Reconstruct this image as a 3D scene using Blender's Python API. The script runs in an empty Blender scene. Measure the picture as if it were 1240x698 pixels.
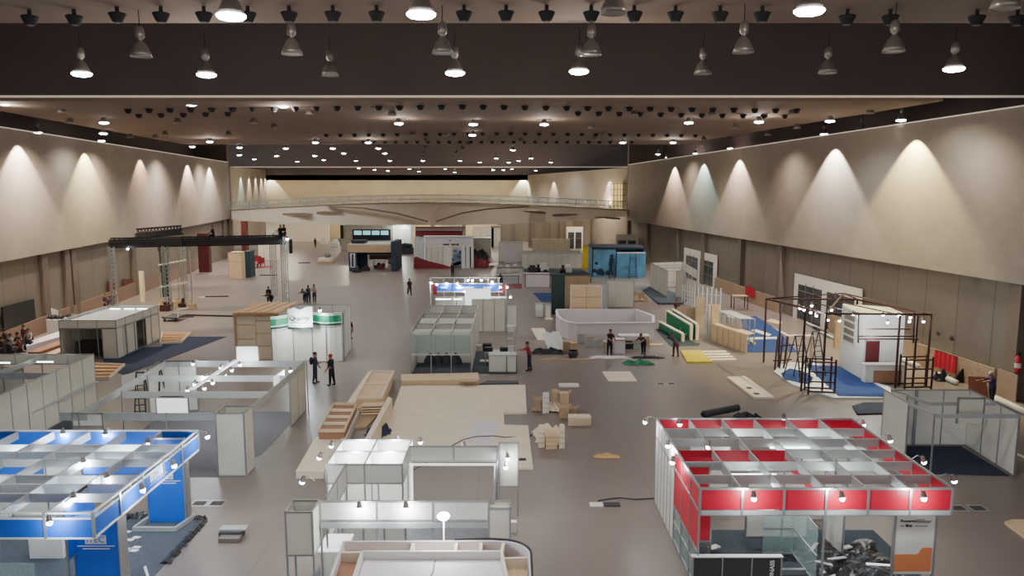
import bpy, bmesh, math, random
from mathutils import Vector, Matrix
R=random.Random(7)
C=bpy.context.scene.collection
# ---------------------------------------------------------------- camera numbers
H=11.0; F=930.0; YH=224.0
TH=math.atan((349-YH)/F); CT,ST=math.cos(TH),math.sin(TH)
def G(px,py,z=0.0):
    a=(px-620)/F; b=(349-py)/F
    t=(z-H)/(-ST+b*CT)
    return (a*t,(CT+b*ST)*t)
def HZ(py,d):
    b=(349-py)/F
    return H+d*(-ST+b*CT)/(CT+b*ST)
def XD(px,d,z=0.0):
    return (px-620)/F*(d*CT-(z-H)*ST)
# ---------------------------------------------------------------- materials
def lin(c):
    return tuple((v/12.92 if v<=0.04045 else ((v+0.055)/1.055)**2.4) for v in c)
MATS={}
def mat(name,rgb,rough=0.6,metal=0.0,emit=0.0,noise=0.0,nscale=6.0,alpha=1.0,trans=0.0,ecol=None,bump=0.0):
    if name in MATS: return MATS[name]
    m=bpy.data.materials.new(name); m.use_nodes=True
    nt=m.node_tree; b=nt.nodes['Principled BSDF']
    col=lin(tuple(v/255 for v in rgb))
    b.inputs['Base Color'].default_value=(*col,1)
    b.inputs['Roughness'].default_value=rough
    b.inputs['Metallic'].default_value=metal
    if emit:
        b.inputs['Emission Color'].default_value=(*(lin(tuple(v/255 for v in ecol)) if ecol else col),1)
        b.inputs['Emission Strength'].default_value=emit
    if alpha<1: b.inputs['Alpha'].default_value=alpha
    if trans: b.inputs['Transmission Weight'].default_value=trans
    if noise:
        tc=nt.nodes.new('ShaderNodeTexCoord'); n=nt.nodes.new('ShaderNodeTexNoise')
        n.inputs['Scale'].default_value=nscale; n.inputs['Detail'].default_value=5
        nt.links.new(tc.outputs['Object'],n.inputs['Vector'])
        r=nt.nodes.new('ShaderNodeValToRGB')
        r.color_ramp.elements[0].position=.3; r.color_ramp.elements[1].position=.7
        r.color_ramp.elements[0].color=(*[v*(1-noise) for v in col],1)
        r.color_ramp.elements[1].color=(*[min(1,v*(1+noise)) for v in col],1)
        nt.links.new(n.outputs['Fac'],r.inputs['Fac']); nt.links.new(r.outputs['Color'],b.inputs['Base Color'])
        if bump:
            bp=nt.nodes.new('ShaderNodeBump'); bp.inputs['Strength'].default_value=bump
            nt.links.new(n.outputs['Fac'],bp.inputs['Height']); nt.links.new(bp.outputs['Normal'],b.inputs['Normal'])
    MATS[name]=m; return m
mat('white',(216,214,206),.5,noise=.04,nscale=1.5)
mat('cream',(205,202,188),.5,noise=.05,nscale=1.5)
mat('lavender',(212,202,208),.6,noise=.04,nscale=1)
mat('veil',(214,214,208),.5,alpha=.5)
mat('alu',(165,168,168),.35,.7)
mat('beamgrey',(172,176,176),.45,.2,noise=.06,nscale=3)
mat('beamwhite',(212,218,216),.45)
mat('red',(190,22,52),.4,noise=.05,nscale=2)
mat('darkred',(120,28,38),.5,noise=.1,nscale=3)
mat('maroon',(92,36,36),.5)
mat('blue',(24,92,196),.35,noise=.06,nscale=2)
mat('navy',(26,40,62),.6,noise=.1,nscale=4)
mat('carpetblue',(24,52,104),.95,noise=.25,nscale=14)
mat('carpetnavy',(32,42,66),.95,noise=.2,nscale=9)
mat('carpetgrey',(62,70,78),.95,noise=.15,nscale=7)
mat('plastic',(30,32,36),.3,noise=.5,nscale=5,bump=.4)
mat('green',(18,122,84),.5,noise=.06)
mat('darkgreen',(32,56,56),.6,noise=.1)
mat('ply',(208,182,146),.6,noise=.08,nscale=2.5)
mat('plypale',(222,206,182),.6,noise=.05,nscale=1.2)
mat('plyorange',(196,150,104),.6,noise=.12,nscale=3)
mat('plyred',(150,108,84),.65,noise=.15,nscale=4)
mat('cardboard',(164,140,114),.8,noise=.15,nscale=6)
mat('timber',(180,156,122),.7,noise=.15,nscale=8)
mat('black',(24,24,27),.5,noise=.2)
mat('blackmetal',(34,28,28),.45,.4)
mat('brownmetal',(74,48,46),.5,.5)
mat('charcoal',(52,50,54),.6,noise=.1)
mat('yellow',(206,184,30),.5,noise=.06)
mat('orange',(214,128,80),.6)
mat('rust',(150,94,70),.7,noise=.08)
mat('skirt',(158,132,108),.7,noise=.08,nscale=.8)
mat('carpetpale',(94,94,98),.9,noise=.08,nscale=5)
mat('glass',(170,200,196),.08,0,alpha=.28)
mat('screenblue',(90,140,170),.4,noise=.35,nscale=.6)
mat('cyanlit',(150,220,230),.5,emit=.9)
mat('litwhite',(245,250,248),.5,emit=.9)  # own emission paints white parts brightly lit, fittings and plain boards alike
mat('signwhite',(235,238,240),.5,emit=.15)  # emission paints the sign board as strongly lit
mat('bulb',(255,255,255),.5,emit=40,ecol=(240,248,255))
mat('bulbwarm',(255,255,255),.5,emit=40,ecol=(255,250,238))
mat('tube',(255,255,255),.5,emit=7,ecol=(235,250,250))
mat('aluplate',(150,146,142),.3,.5)
mat('lampshade',(132,124,118),.35,.5)
mat('can',(18,16,17),.8)
mat('skin',(150,104,78),.6)
mat('hair',(22,17,15),.7)
mat('clear',(220,225,225),.2,alpha=.45)
mat('trimglow',(226,214,196),.5,emit=.35)  # pale trim, its brightness painted in as emission
mat('warmglow',(236,208,130),.5,emit=1.0)
mat('seatred',(130,30,40),.7)
# ---------------------------------------------------------------- mesh builder
WM={}     # object name -> world matrix of its root
class MB:
    def __init__(s): s.v=[]; s.f=[]
    def add(s,vs,fs):
        n=len(s.v); s.v+= [tuple(p) for p in vs]; s.f+=[tuple(i+n for i in f) for f in fs]; return s
    def box(s,x0,y0,z0,x1,y1,z1):
        x0,x1=sorted((x0,x1)); y0,y1=sorted((y0,y1)); z0,z1=sorted((z0,z1))
        return s.add([(x0,y0,z0),(x1,y0,z0),(x1,y1,z0),(x0,y1,z0),(x0,y0,z1),(x1,y0,z1),(x1,y1,z1),(x0,y1,z1)],
          [(0,3,2,1),(4,5,6,7),(0,1,5,4),(1,2,6,5),(2,3,7,6),(3,0,4,7)])
    def bar(s,p,q,w,h):      # rectangular bar from p to q, width w across, height h upwards-ish
        p=Vector(p);q=Vector(q);d=(q-p).normalized()
        up=Vector((0,0,1)) if abs(d.z)<.95 else Vector((0,1,0))
        a=d.cross(up).normalized()*w/2; b=a.cross(d).normalized()*h/2
        return s.add([p-a-b,p+a-b,p+a+b,p-a+b,q-a-b,q+a-b,q+a+b,q-a+b],
          [(0,1,2,3),(7,6,5,4),(0,4,5,1),(1,5,6,2),(2,6,7,3),(3,7,4,0)])
    def cyl(s,p,q,r0,r1=None,n=10,cap=True):
        r1=r0 if r1 is None else r1
        p=Vector(p);q=Vector(q);d=(q-p).normalized()
        a=d.orthogonal().normalized(); b=d.cross(a)
        vs=[]
        for c,r in((p,r0),(q,r1)):
            for i in range(n):
                t=2*math.pi*i/n; vs.append(c+a*(math.cos(t)*r)+b*(math.sin(t)*r))
        fs=[(i,(i+1)%n,n+(i+1)%n,n+i) for i in range(n)]
        if cap: fs+= [tuple(range(n-1,-1,-1)),tuple(range(n,2*n))]
        return s.add(vs,fs)
    def lathe(s,c,prof,n=14):   # prof: [(r,z)]
        vs=[];fs=[]
        for r,z in prof:
            for i in range(n):
                t=2*math.pi*i/n; vs.append((c[0]+r*math.cos(t),c[1]+r*math.sin(t),c[2]+z))
        for k in range(len(prof)-1):
            for i in range(n):
                fs.append((k*n+i,k*n+(i+1)%n,(k+1)*n+(i+1)%n,(k+1)*n+i))
        return s.add(vs,fs)
    def prism(s,pts,z0,z1):
        n=len(pts)
        A=sum(pts[i][0]*pts[(i+1)%n][1]-pts[(i+1)%n][0]*pts[i][1] for i in range(n))
        if A<0: pts=pts[::-1]
        vs=[(x,y,z0) for x,y in pts]+[(x,y,z1) for x,y in pts]
        return s.add(vs,[tuple(range(n-1,-1,-1)),tuple(range(n,2*n))]+[(i,(i+1)%n,n+(i+1)%n,n+i) for i in range(n)])
    def vpanel(s,pts,t):  # vertical panel strip along plan points: list of (x,y,z0,z1); thickness t
        for (a,b) in zip(pts,pts[1:]):
            d=Vector((b[0]-a[0],b[1]-a[1],0)); n=Vector((-d.y,d.x,0)).normalized()*t/2
            vs=[(a[0]-n.x,a[1]-n.y,a[2]),(b[0]-n.x,b[1]-n.y,b[2]),(b[0]+n.x,b[1]+n.y,b[2]),(a[0]+n.x,a[1]+n.y,a[2]),
                (a[0]-n.x,a[1]-n.y,a[3]),(b[0]-n.x,b[1]-n.y,b[3]),(b[0]+n.x,b[1]+n.y,b[3]),(a[0]+n.x,a[1]+n.y,a[3])]
            s.add(vs,[(0,3,2,1),(4,5,6,7),(0,1,5,4),(1,2,6,5),(2,3,7,6),(3,0,4,7)])
        return s
    def ball(s,c,r,n=10,sx=1,sy=1,sz=1):
        prof=[(max(1e-4,math.sin(math.pi*k/(n//2+1))),-math.cos(math.pi*k/(n//2+1))) for k in range(n//2+2)]
        m=MB().lathe((0,0,0),prof,n)
        return s.add([(c[0]+x*r*sx,c[1]+y*r*sy,c[2]+z*r*sz) for x,y,z in m.v],m.f)
    def build(s,name,material,parent=None,smooth=False,bevel=0,local=False):
        me=bpy.data.meshes.new(name)
        vs=s.v
        if parent is not None and not local:
            inv=WM[parent.name].inverted(); vs=[tuple(inv@Vector(v)) for v in vs]
        off=Vector((0,0,0))
        if parent is None and vs:
            xs=[v[0] for v in vs]; ys=[v[1] for v in vs]; zs=[v[2] for v in vs]
            off=Vector(((min(xs)+max(xs))/2,(min(ys)+max(ys))/2,min(zs)))
            vs=[(v[0]-off.x,v[1]-off.y,v[2]-off.z) for v in vs]
        me.from_pydata(vs,[],s.f); me.update()
        ms=material if isinstance(material,(list,tuple)) else [material]
        for m in ms: me.materials.append(MATS[m] if isinstance(m,str) else m)
        if smooth:
            for p in me.polygons: p.use_smooth=True
        o=bpy.data.objects.new(name,me); C.objects.link(o)
        if bevel:
            b=o.modifiers.new('bevel','BEVEL'); b.width=bevel; b.segments=2; b.limit_method='ANGLE'
        if parent is not None:
            o.parent=parent; WM[o.name]=WM[parent.name]
        else:
            o.location=off; WM[o.name]=Matrix.Translation(off)
        return o
def tag(o,label,cat,group=None,kind=None):
    if label: o['label']=label
    if cat: o['category']=cat
    if group: o['group']=group
    if kind: o['kind']=kind
    return o
def thing(name,label,cat,x,y,z=0,rz=0,group=None):
    o=bpy.data.objects.new(name,None); o.empty_display_size=.2; C.objects.link(o)
    o.location=(x,y,z); o.rotation_euler=(0,0,rz)
    WM[o.name]=Matrix.Translation((x,y,z))@Matrix.Rotation(rz,4,'Z')
    return tag(o,label,cat,group)
def struct(name,mb,m,parent=None):
    o=mb.build(name,m,parent)
    if parent is None: o['kind']='structure'
    return o
def dup(root,loc,rz,label=None,group=None):
    r=root.copy(); C.objects.link(r); r.location=loc; r.rotation_euler=(0,0,rz)
    if label: r['label']=label
    if group: r['group']=group
    for ch in list(root.children):
        c=ch.copy(); C.objects.link(c); c.parent=r
        for g in list(ch.children):
            d=g.copy(); C.objects.link(d); d.parent=c
    return r
FONTCACHE={}
def text(s,parent,mtx,size,m,name='lettering',ext=.008,align='CENTER'):
    cu=bpy.data.curves.new('t','FONT'); cu.body=s; cu.size=size; cu.extrude=ext; cu.align_x=align; cu.align_y='CENTER'
    to=bpy.data.objects.new('t',cu); C.objects.link(to)
    dg=bpy.context.evaluated_depsgraph_get(); me=bpy.data.meshes.new_from_object(to.evaluated_get(dg))
    bpy.data.objects.remove(to)
    inv=WM[parent.name].inverted()
    me.transform(inv@mtx); me.materials.clear(); me.materials.append(MATS[m])
    o=bpy.data.objects.new(name,me); C.objects.link(o); o.parent=parent; WM[o.name]=WM[parent.name]
    return o
def face_front(x,y,z):   # text plane facing -Y
    return Matrix.Translation((x,y,z))@Matrix.Rotation(math.pi/2,4,'X')
def face_right(x,y,z):   # text plane facing +X
    return Matrix.Translation((x,y,z))@Matrix.Rotation(math.pi/2,4,'Z')@Matrix.Rotation(math.pi/2,4,'X')
ORD=['first','second','third','fourth','fifth','sixth','seventh','eighth','ninth','tenth','eleventh','twelfth','thirteenth','fourteenth','fifteenth','sixteenth','seventeenth','eighteenth','nineteenth','twentieth','twenty-first','twenty-second','twenty-third','twenty-fourth','twenty-fifth','twenty-sixth','twenty-seventh','twenty-eighth','twenty-ninth','thirtieth','thirty-first','thirty-second','thirty-third','thirty-fourth','thirty-fifth','thirty-sixth']
def light(kind,x,y,z,e,col=(1,1,1),r=.15,spot=None,blend=.4,rot=None):
    l=bpy.data.lights.new('lamp_or_fill_light',kind); l.energy=e*1.0; l.color=col; l.shadow_soft_size=r  # shared by real lamps and added fills without a fixture
    if kind=='SPOT': l.spot_size=math.radians(spot); l.spot_blend=blend
    o=bpy.data.objects.new('lamp_or_fill_light',l); C.objects.link(o); o.location=(x,y,z)
    if rot: o.rotation_euler=rot
    return o
# ---------------------------------------------------------------- camera / world
cd=bpy.data.cameras.new('camera'); cam=bpy.data.objects.new('camera',cd); C.objects.link(cam)
cd.sensor_width=36; cd.lens=F*36/1240; cd.clip_end=600
cam.location=(0,0,H); cam.rotation_euler=(math.pi/2-TH,0,0)
bpy.context.scene.camera=cam
w=bpy.data.worlds.new('world'); bpy.context.scene.world=w; w.use_nodes=True
w.node_tree.nodes['Background'].inputs[0].default_value=(.80,.82,.86,1)
w.node_tree.nodes['Background'].inputs[1].default_value=1.3
vs_=bpy.context.scene.view_settings; vs_.view_transform='AgX'; vs_.look='AgX - Base Contrast' if False else 'None'; vs_.exposure=0.14
# ================================================================ HALL SHELL
def nodes_floor():
    m=bpy.data.materials.new('polished_concrete'); m.use_nodes=True; nt=m.node_tree; b=nt.nodes['Principled BSDF']
    tc=nt.nodes.new('ShaderNodeTexCoord')
    n1=nt.nodes.new('ShaderNodeTexNoise'); n1.inputs['Scale'].default_value=.12; n1.inputs['Detail'].default_value=6
    n2=nt.nodes.new('ShaderNodeTexNoise'); n2.inputs['Scale'].default_value=1.7; n2.inputs['Detail'].default_value=8; n2.inputs['Roughness'].default_value=.7
    br=nt.nodes.new('ShaderNodeTexBrick'); br.inputs['Scale'].default_value=.16; br.inputs['Mortar Size'].default_value=.004; br.offset=0
    br.inputs['Brick Width'].default_value=1.0; br.inputs['Row Height'].default_value=1.0
    for n in(n1,n2,br): nt.links.new(tc.outputs['Object'],n.inputs['Vector'])
    r=nt.nodes.new('ShaderNodeValToRGB'); r.color_ramp.elements[0].position=.32; r.color_ramp.elements[1].position=.7
    r.color_ramp.elements[0].color=(*lin((88/255,81/255,77/255)),1); r.color_ramp.elements[1].color=(*lin((118/255,107/255,101/255)),1)
    ad=nt.nodes.new('ShaderNodeMath'); ad.operation='MULTIPLY_ADD'; ad.inputs[1].default_value=.45
    sc=nt.nodes.new('ShaderNodeMath'); sc.operation='MULTIPLY'; sc.inputs[1].default_value=1.3
    nt.links.new(n1.outputs['Fac'],sc.inputs[0]); nt.links.new(n2.outputs['Fac'],ad.inputs[0]); nt.links.new(sc.outputs[0],ad.inputs[2])
    nt.links.new(ad.outputs[0],r.inputs['Fac'])
    mx=nt.nodes.new('ShaderNodeMixRGB'); mx.blend_type='MULTIPLY'; mx.inputs[2].default_value=(.82,.82,.82,1)
    nt.links.new(br.outputs['Fac'],mx.inputs[0]); nt.links.new(r.outputs['Color'],mx.inputs[1])
    nt.links.new(mx.outputs['Color'],b.inputs['Base Color'])
    mr=nt.nodes.new('ShaderNodeMapRange'); mr.inputs[3].default_value=.26; mr.inputs[4].default_value=.46
    nt.links.new(n2.outputs['Fac'],mr.inputs[0]); nt.links.new(mr.outputs[0],b.inputs['Roughness'])
    MATS['floor']=m
nodes_floor()
def nodes_wall(name,rgb,su,sv,mort,dark,rough=.8):
    m=bpy.data.materials.new(name); m.use_nodes=True; nt=m.node_tree; b=nt.nodes['Principled BSDF']; b.inputs['Roughness'].default_value=rough
    tc=nt.nodes.new('ShaderNodeTexCoord'); sp=nt.nodes.new('ShaderNodeSeparateXYZ'); cb=nt.nodes.new('ShaderNodeCombineXYZ')
    nt.links.new(tc.outputs['Object'],sp.inputs[0])
    ad=nt.nodes.new('ShaderNodeMath'); ad.operation='ADD'; nt.links.new(sp.outputs[0],ad.inputs[0]); nt.links.new(sp.outputs[1],ad.inputs[1])
    nt.links.new(ad.outputs[0],cb.inputs[0]); nt.links.new(sp.outputs[2],cb.inputs[1])
    br=nt.nodes.new('ShaderNodeTexBrick'); br.offset=0; br.inputs['Scale'].default_value=1; br.inputs['Mortar Size'].default_value=mort
    br.inputs['Brick Width'].default_value=su; br.inputs['Row Height'].default_value=sv; br.inputs['Bias'].default_value=0
    c=lin(tuple(v/255 for v in rgb))
    br.inputs['Color1'].default_value=(*[v*.96 for v in c],1); br.inputs['Color2'].default_value=(*[v*1.04 for v in c],1)
    br.inputs['Mortar'].default_value=(*[v*dark for v in c],1)
    nt.links.new(cb.outputs[0],br.inputs['Vector'])
    n=nt.nodes.new('ShaderNodeTexNoise'); n.inputs['Scale'].default_value=.35; n.inputs['Detail'].default_value=4; nt.links.new(tc.outputs['Object'],n.inputs['Vector'])
    mr=nt.nodes.new('ShaderNodeMapRange'); mr.inputs[3].default_value=.86; mr.inputs[4].default_value=1.12; nt.links.new(n.outputs['Fac'],mr.inputs[0])
    mx=nt.nodes.new('ShaderNodeMixRGB'); mx.blend_type='MULTIPLY'; mx.inputs[0].default_value=1
    nt.links.new(br.outputs['Color'],mx.inputs[1]); nt.links.new(mr.outputs[0],mx.inputs[2]); nt.links.new(mx.outputs[0],b.inputs['Base Color'])
    MATS[name]=m
nodes_wall('acoustic_panel',(150,138,124),.62,.62,.006,.86)
nodes_wall('partition_wall',(126,116,102),2.6,30,.05,.7)
nodes_wall('far_panel',(188,172,140),1.5,1.5,.01,.92)
mat('ceil_brown',(112,94,80),.85,noise=.1,nscale=.25)
mat('ceil_dark',(104,90,86),.9,noise=.08,nscale=.3)
mat('ceil_black',(104,94,94),.95)
mat('column',(104,92,82),.8,noise=.05)
mat('bridge',(232,220,200),.7,noise=.04,nscale=.4)
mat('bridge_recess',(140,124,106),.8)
mat('doorframe',(216,206,196),.6)
mat('doorglass',(58,62,64),.25,.1,noise=.4,nscale=1.2)

struct('floor',MB().add([(-75,-10,0),(60,-10,0),(60,195,0),(-75,195,0)],[(0,1,2,3)]),'floor')
RB0=G(1240,487); RB1=G(762,311); LB0=G(0,424); LB1=G(278,311)
def ext(a,b,y):
    t=(y-a[1])/(b[1]-a[1]); return (a[0]+(b[0]-a[0])*t,y)
def RW(y): return ext(RB0,RB1,y)[0]
def LW(y): return ext(LB0,LB1,y)[0]
def rpx(px):   # distance y where image column px meets the right wall (floor level)
    lo,hi=5,200
    for _ in range(50):
        m=(lo+hi)/2
        if 620+F*RW(m)/(m*CT+H*ST)>px: lo=m
        else: hi=m
    return m
def lpx(px):
    lo,hi=5,200
    for _ in range(50):
        m=(lo+hi)/2
        if 620+F*LW(m)/(m*CT+H*ST)<px: lo=m
        else: hi=m
    return m
YR1=RB1[1]; YL1=LB1[1]
zrt0,zrt1=HZ(126,RB0[1]),HZ(200,YR1); zrb0,zrb1=HZ(346,RB0[1]),HZ(267,YR1)
zlt0,zlt1=14.8,HZ(197,YL1); zlb0,zlb1=5.9,HZ(265,YL1)
def lerp(a,b,t): return a+(b-a)*t
def zr(y,top): t=(y-RB0[1])/(YR1-RB0[1]); return lerp(zrt0,zrt1,t) if top else lerp(zrb0,zrb1,t)
def zl(y,top): t=(y-LB0[1])/(YL1-LB0[1]); return lerp(zlt0,zlt1,t) if top else lerp(zlb0,zlb1,t)
# lower walls (set back) and upper acoustic panels
def rw_off(y,o): return (RW(y)+o,y)
struct('wall_right',MB().vpanel([(RW(-8)+.3,-8,0,zr(-8,1)),(RW(YR1)+.3,YR1,0,zr(YR1,1))],.4),'partition_wall')
struct('wall_left',MB().vpanel([(LW(-8)-.3,-8,0,zl(-8,1)),(LW(YL1)-.3,YL1,0,zl(YL1,1))],.4),'partition_wall')
struct('wall_right_upper',MB().vpanel([(RW(-8)-.15,-8,zr(-8,0),zr(-8,1)),(RW(YR1)-.15,YR1,zr(YR1,0),zr(YR1,1))],.5),'acoustic_panel')
struct('wall_left_upper',MB().vpanel([(LW(-8)+.15,-8,zl(-8,0),zl(-8,1)),(LW(YL1)+.15,YL1,zl(YL1,0),zl(YL1,1))],.5),'acoustic_panel')
# pale top trim of panels, its bright line painted as glow
struct('trim_1',MB().bar((RW(-8)-.45,-8,zr(-8,1)+.05),(RW(YR1)-.45,YR1,zr(YR1,1)+.05),.07,.07),'trimglow')
struct('trim_2',MB().bar((LW(-8)+.45,-8,zl(-8,1)+.05),(LW(YL1)+.45,YL1,zl(YL1,1)+.05),.07,.07),'trimglow')
# dark upper band over the panels
struct('trim_3',MB().vpanel([(RW(-8)+5,-8,13.5,20),(RW(YR1)+5,YR1,13.5,20)],.36),'ceil_dark')
struct('trim_4',MB().vpanel([(LW(-8)-5,-8,13.5,20),(LW(YL1)-5,YL1,13.5,20)],.36),'ceil_dark')
struct('trim_11',MB().vpanel([(RW(-8)+2.6,-8,13.4,zr(-8,1)-.05),(RW(YR1)+2.6,YR1,13.4,zr(YR1,1)-.05)],5),'ceil_dark')
struct('trim_12',MB().vpanel([(LW(-8)-2.6,-8,13.4,zl(-8,1)-.05),(LW(YL1)-2.6,YL1,13.4,zl(YL1,1)-.05)],5),'ceil_dark')
# far part of the hall
FY=172.0
FXL=XD(322,FY,8); FXR=XD(640,FY,8)
struct('wall_far',MB().box(FXL-2,FY,0,FXR+3,FY+.5,HZ(212,FY)),'far_panel')
struct('wall_far_left',MB().vpanel([(LB1[0]-2.5,YL1+1,0,HZ(201,YL1+5)),(FXL,FY,0,HZ(206,FY))],.4),'acoustic_panel')
struct('wall_far_right',MB().vpanel([(RB1[0]+1.2,YR1+1,0,HZ(202,YR1)),(FXR,FY,0,HZ(212,FY))],.4),'acoustic_panel')
struct('trim_5',MB().box(LB1[0]-9,YL1,0,LB1[0]+.3,YL1+1.2,19.8),'column')
struct('trim_6',MB().box(RB1[0]-.35,YR1,0,RB1[0]+9,YR1+1.2,19.8),'column')
# wall columns
k=0
for px in(785,821,852,897,944,1226):
    y=rpx(px); x=RW(y); k+=1
    struct('wall_column',MB().box(x-.32,y-.45,0,x+.2,y+.45,zr(y,0)+.3),'column')
for px in(57,84,92,163,196,272):
    y=lpx(px); x=LW(y)
    struct('wall_column',MB().box(x-.2,y-.35,0,x+.25,y+.35,zl(y,0)+.3),'column')
# ceiling
CZ=15.55
struct('ceiling',MB().box(-60,-8,19.8,50,190,20.1),'ceil_dark')
struct('ceiling_near',MB().box(-45,-8,CZ,40,22.6,CZ+.3),'ceil_brown')
struct('ceiling_beam_near_edge',MB().box(-45,22.3,CZ+.3,40,22.6,19.8),'ceil_dark')
struct('ceiling_beam',MB().box(-48,41,15.62,40,41.6,19.8),'ceil_dark')
struct('trim_7',MB().box(-48,40.95,15.575,40,41.65,15.62),'trimglow')
struct('trim_8',MB().box(-48,22.2,19.3,40,41,19.7),'ceil_dark')
p=[]
def Rin(y): return (RW(y)-3.0,y)
def Lin(y): return (LW(y)+3.2,y)
struct('ceiling_middle',MB().prism([Lin(41.6),Rin(41.6),Rin(86),Lin(86)],CZ-.15,CZ+.1),'ceil_brown')
struct('ceiling_middle_edge',MB().box(LW(86)+3.2,85.8,CZ,RW(86)-3,86.2,19.8),'ceil_dark')
struct('ceiling_beam_far',MB().box(-60,150,HZ(202,150),30,150.8,19.8),'ceil_black')
struct('trim_9',MB().box(-60,149.8,HZ(202,150)-.12,30,150,HZ(202,150)),'trimglow')
struct('ceiling_far',MB().box(-62,150.8,HZ(202,150),30,175,HZ(202,150)+.2),'ceil_dark')
struct('trim_10',MB().box(-62,172,12,30,173.5,19.8),'ceil_black')
# skirting boards of plywood against the right wall
for (a,b,hh,mm) in((870,948,1.3,'skirt'),(1010,1090,1.4,'skirt'),(1096,1212,1.35,'cardboard'),(1216,1239.9,1.4,'skirt')):
    y0,y1=rpx(b),rpx(a)
    struct('baseboard_right',MB().vpanel([(RW(y0)-.42,y0,0,hh),(RW(y1)-.42,y1,0,hh)],.06),mm)
y0=lpx(0);y1=lpx(235)
mat('skirtpink',(132,106,90),.75,noise=.08,nscale=.6)
struct('baseboard_left',MB().vpanel([(LW(y0-14)+.2,y0-14,0,1.1),(LW(y1)+.2,y1,0,1.5)],.06),'skirtpink')
# doors on right wall: white frames with dark double windows
def wdoor(n,pxa,pxb,pyt,side='r',hh=None):
    ya,yb=(rpx(pxb),rpx(pxa))
    if yb>YR1: yb=YR1-.5
    top=HZ(pyt,yb)
    o=struct('door_%d'%n,MB().vpanel([(RW(ya)-.1,ya,0,top),(RW(yb)-.1,yb,0,top)],.12),'doorframe')
    L=yb-ya
    for u0,u1 in((.08,.46),(.54,.92)):
        a=ya+L*u0; b=ya+L*u1
        MB().vpanel([(RW(a)-.16,a,.1,top-.8),(RW(b)-.16,b,.1,top-.8)],.06).build('door_leaf',MATS['doorglass'],o)
        g=MB()
        for zz in(top-1.3,1.2): g.bar((RW(a)-.21,a,zz),(RW(b)-.21,b,zz),.04,.08)
        for t in(.33,.66):
            c=a+(b-a)*t; g.bar((RW(c)-.21,c,.1),(RW(c)-.21,c,top-.6),.05,.05)
        g.build('glazing_bar',MATS['column'],o)
    return o
wdoor(1,962,1042,331); wdoor(2,829,868,300); wdoor(3,765,773,285)
def fardoor(n,pxl,pxr,pyt,pyb,d):
    x0,x1=XD(pxl,d,3),XD(pxr,d,3); top=HZ(pyt,d)
    o=struct('door_%d'%n,MB().box(x0,d,0,x1,d+.3,top),'doorframe')
    w_=(x1-x0)
    for u in(.1,.55):
        MB().box(x0+w_*u,d-.06,.1,x0+w_*(u+.36),d,top-.9).build('door_leaf',MATS['doorglass'],o)
        MB().box(x0+w_*u,d-.09,top-2.0,x0+w_*(u+.36),d-.05,top-1.9).build('glazing_bar',MATS['column'],o)
fardoor(4,686,706,275,300,RB1[1]+14); fardoor(5,631,656,268,290,RB1[1]+38); fardoor(6,746,772,284,300,RB1[1]-6)
# left wall dark opening and doors
y0,y1=lpx(4),lpx(42)
struct('door_7',MB().vpanel([(LW(y0)+.14,y0,.9,HZ(372,y0)),(LW(y1)+.14,y1,.9,HZ(362,y1))],.1),'black')
for n,(a,b,t) in enumerate(((131,139,341),(149,160,338))):
    y0,y1=lpx(a),lpx(b)
    struct('door_%d'%(8+n),MB().vpanel([(LW(y0)+.14,y0,0,HZ(t,y0)),(LW(y1)+.14,y1,0,HZ(t,y1))],.1),'maroon')
y0=YL1-23; 
# far partition steps under the bridge (beige panels)
mat('underbridge',(196,182,146),.8,noise=.04,nscale=.4)
for (pa,pb,pt,d,mm) in((322,398,264,150,'bridge'),(398,560,262,160,'underbridge'),(560,604,255,156,'underbridge'),(604,640,250,150,'partition_wall'),(640,760,250,136,'partition_wall')):
    struct('partition_far',MB().box(XD(pa,d,3),d,0,XD(pb,d,3),d+.4,HZ(pt,d)),mm)
for px,d in((604,149),(621,149),(645,135),(663,135),(680,135),(700,135),(719,135),(738,135)):
    struct('wall_column',MB().box(XD(px,d,3)-.3,d,0,XD(px,d,3)+.3,d+.5,HZ(256,d)),'column')
# lit doorway at right end of the bridge
o=struct('window_1',MB().box(XD(741,124,8),124,HZ(254,124),XD(758,124,8),124.2,HZ(222,124)),'warmglow')
g=MB()
for px in(739,743,747,751): g.box(XD(px,123,8),122.9,HZ(252,123),XD(px,123,8)+.08,123,HZ(222,123))
for py in(223,230,237,244): g.box(XD(738,123,8),122.9,HZ(py,123),XD(757,123,8),123,HZ(py,123)+.08)
g.build('window_frame',MATS['column'],o)
struct('window_2',MB().box(XD(763,121,8),YR1-.6,HZ(254,YR1),XD(767,121,8),YR1-.2,HZ(222,YR1)),'warmglow')
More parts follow.
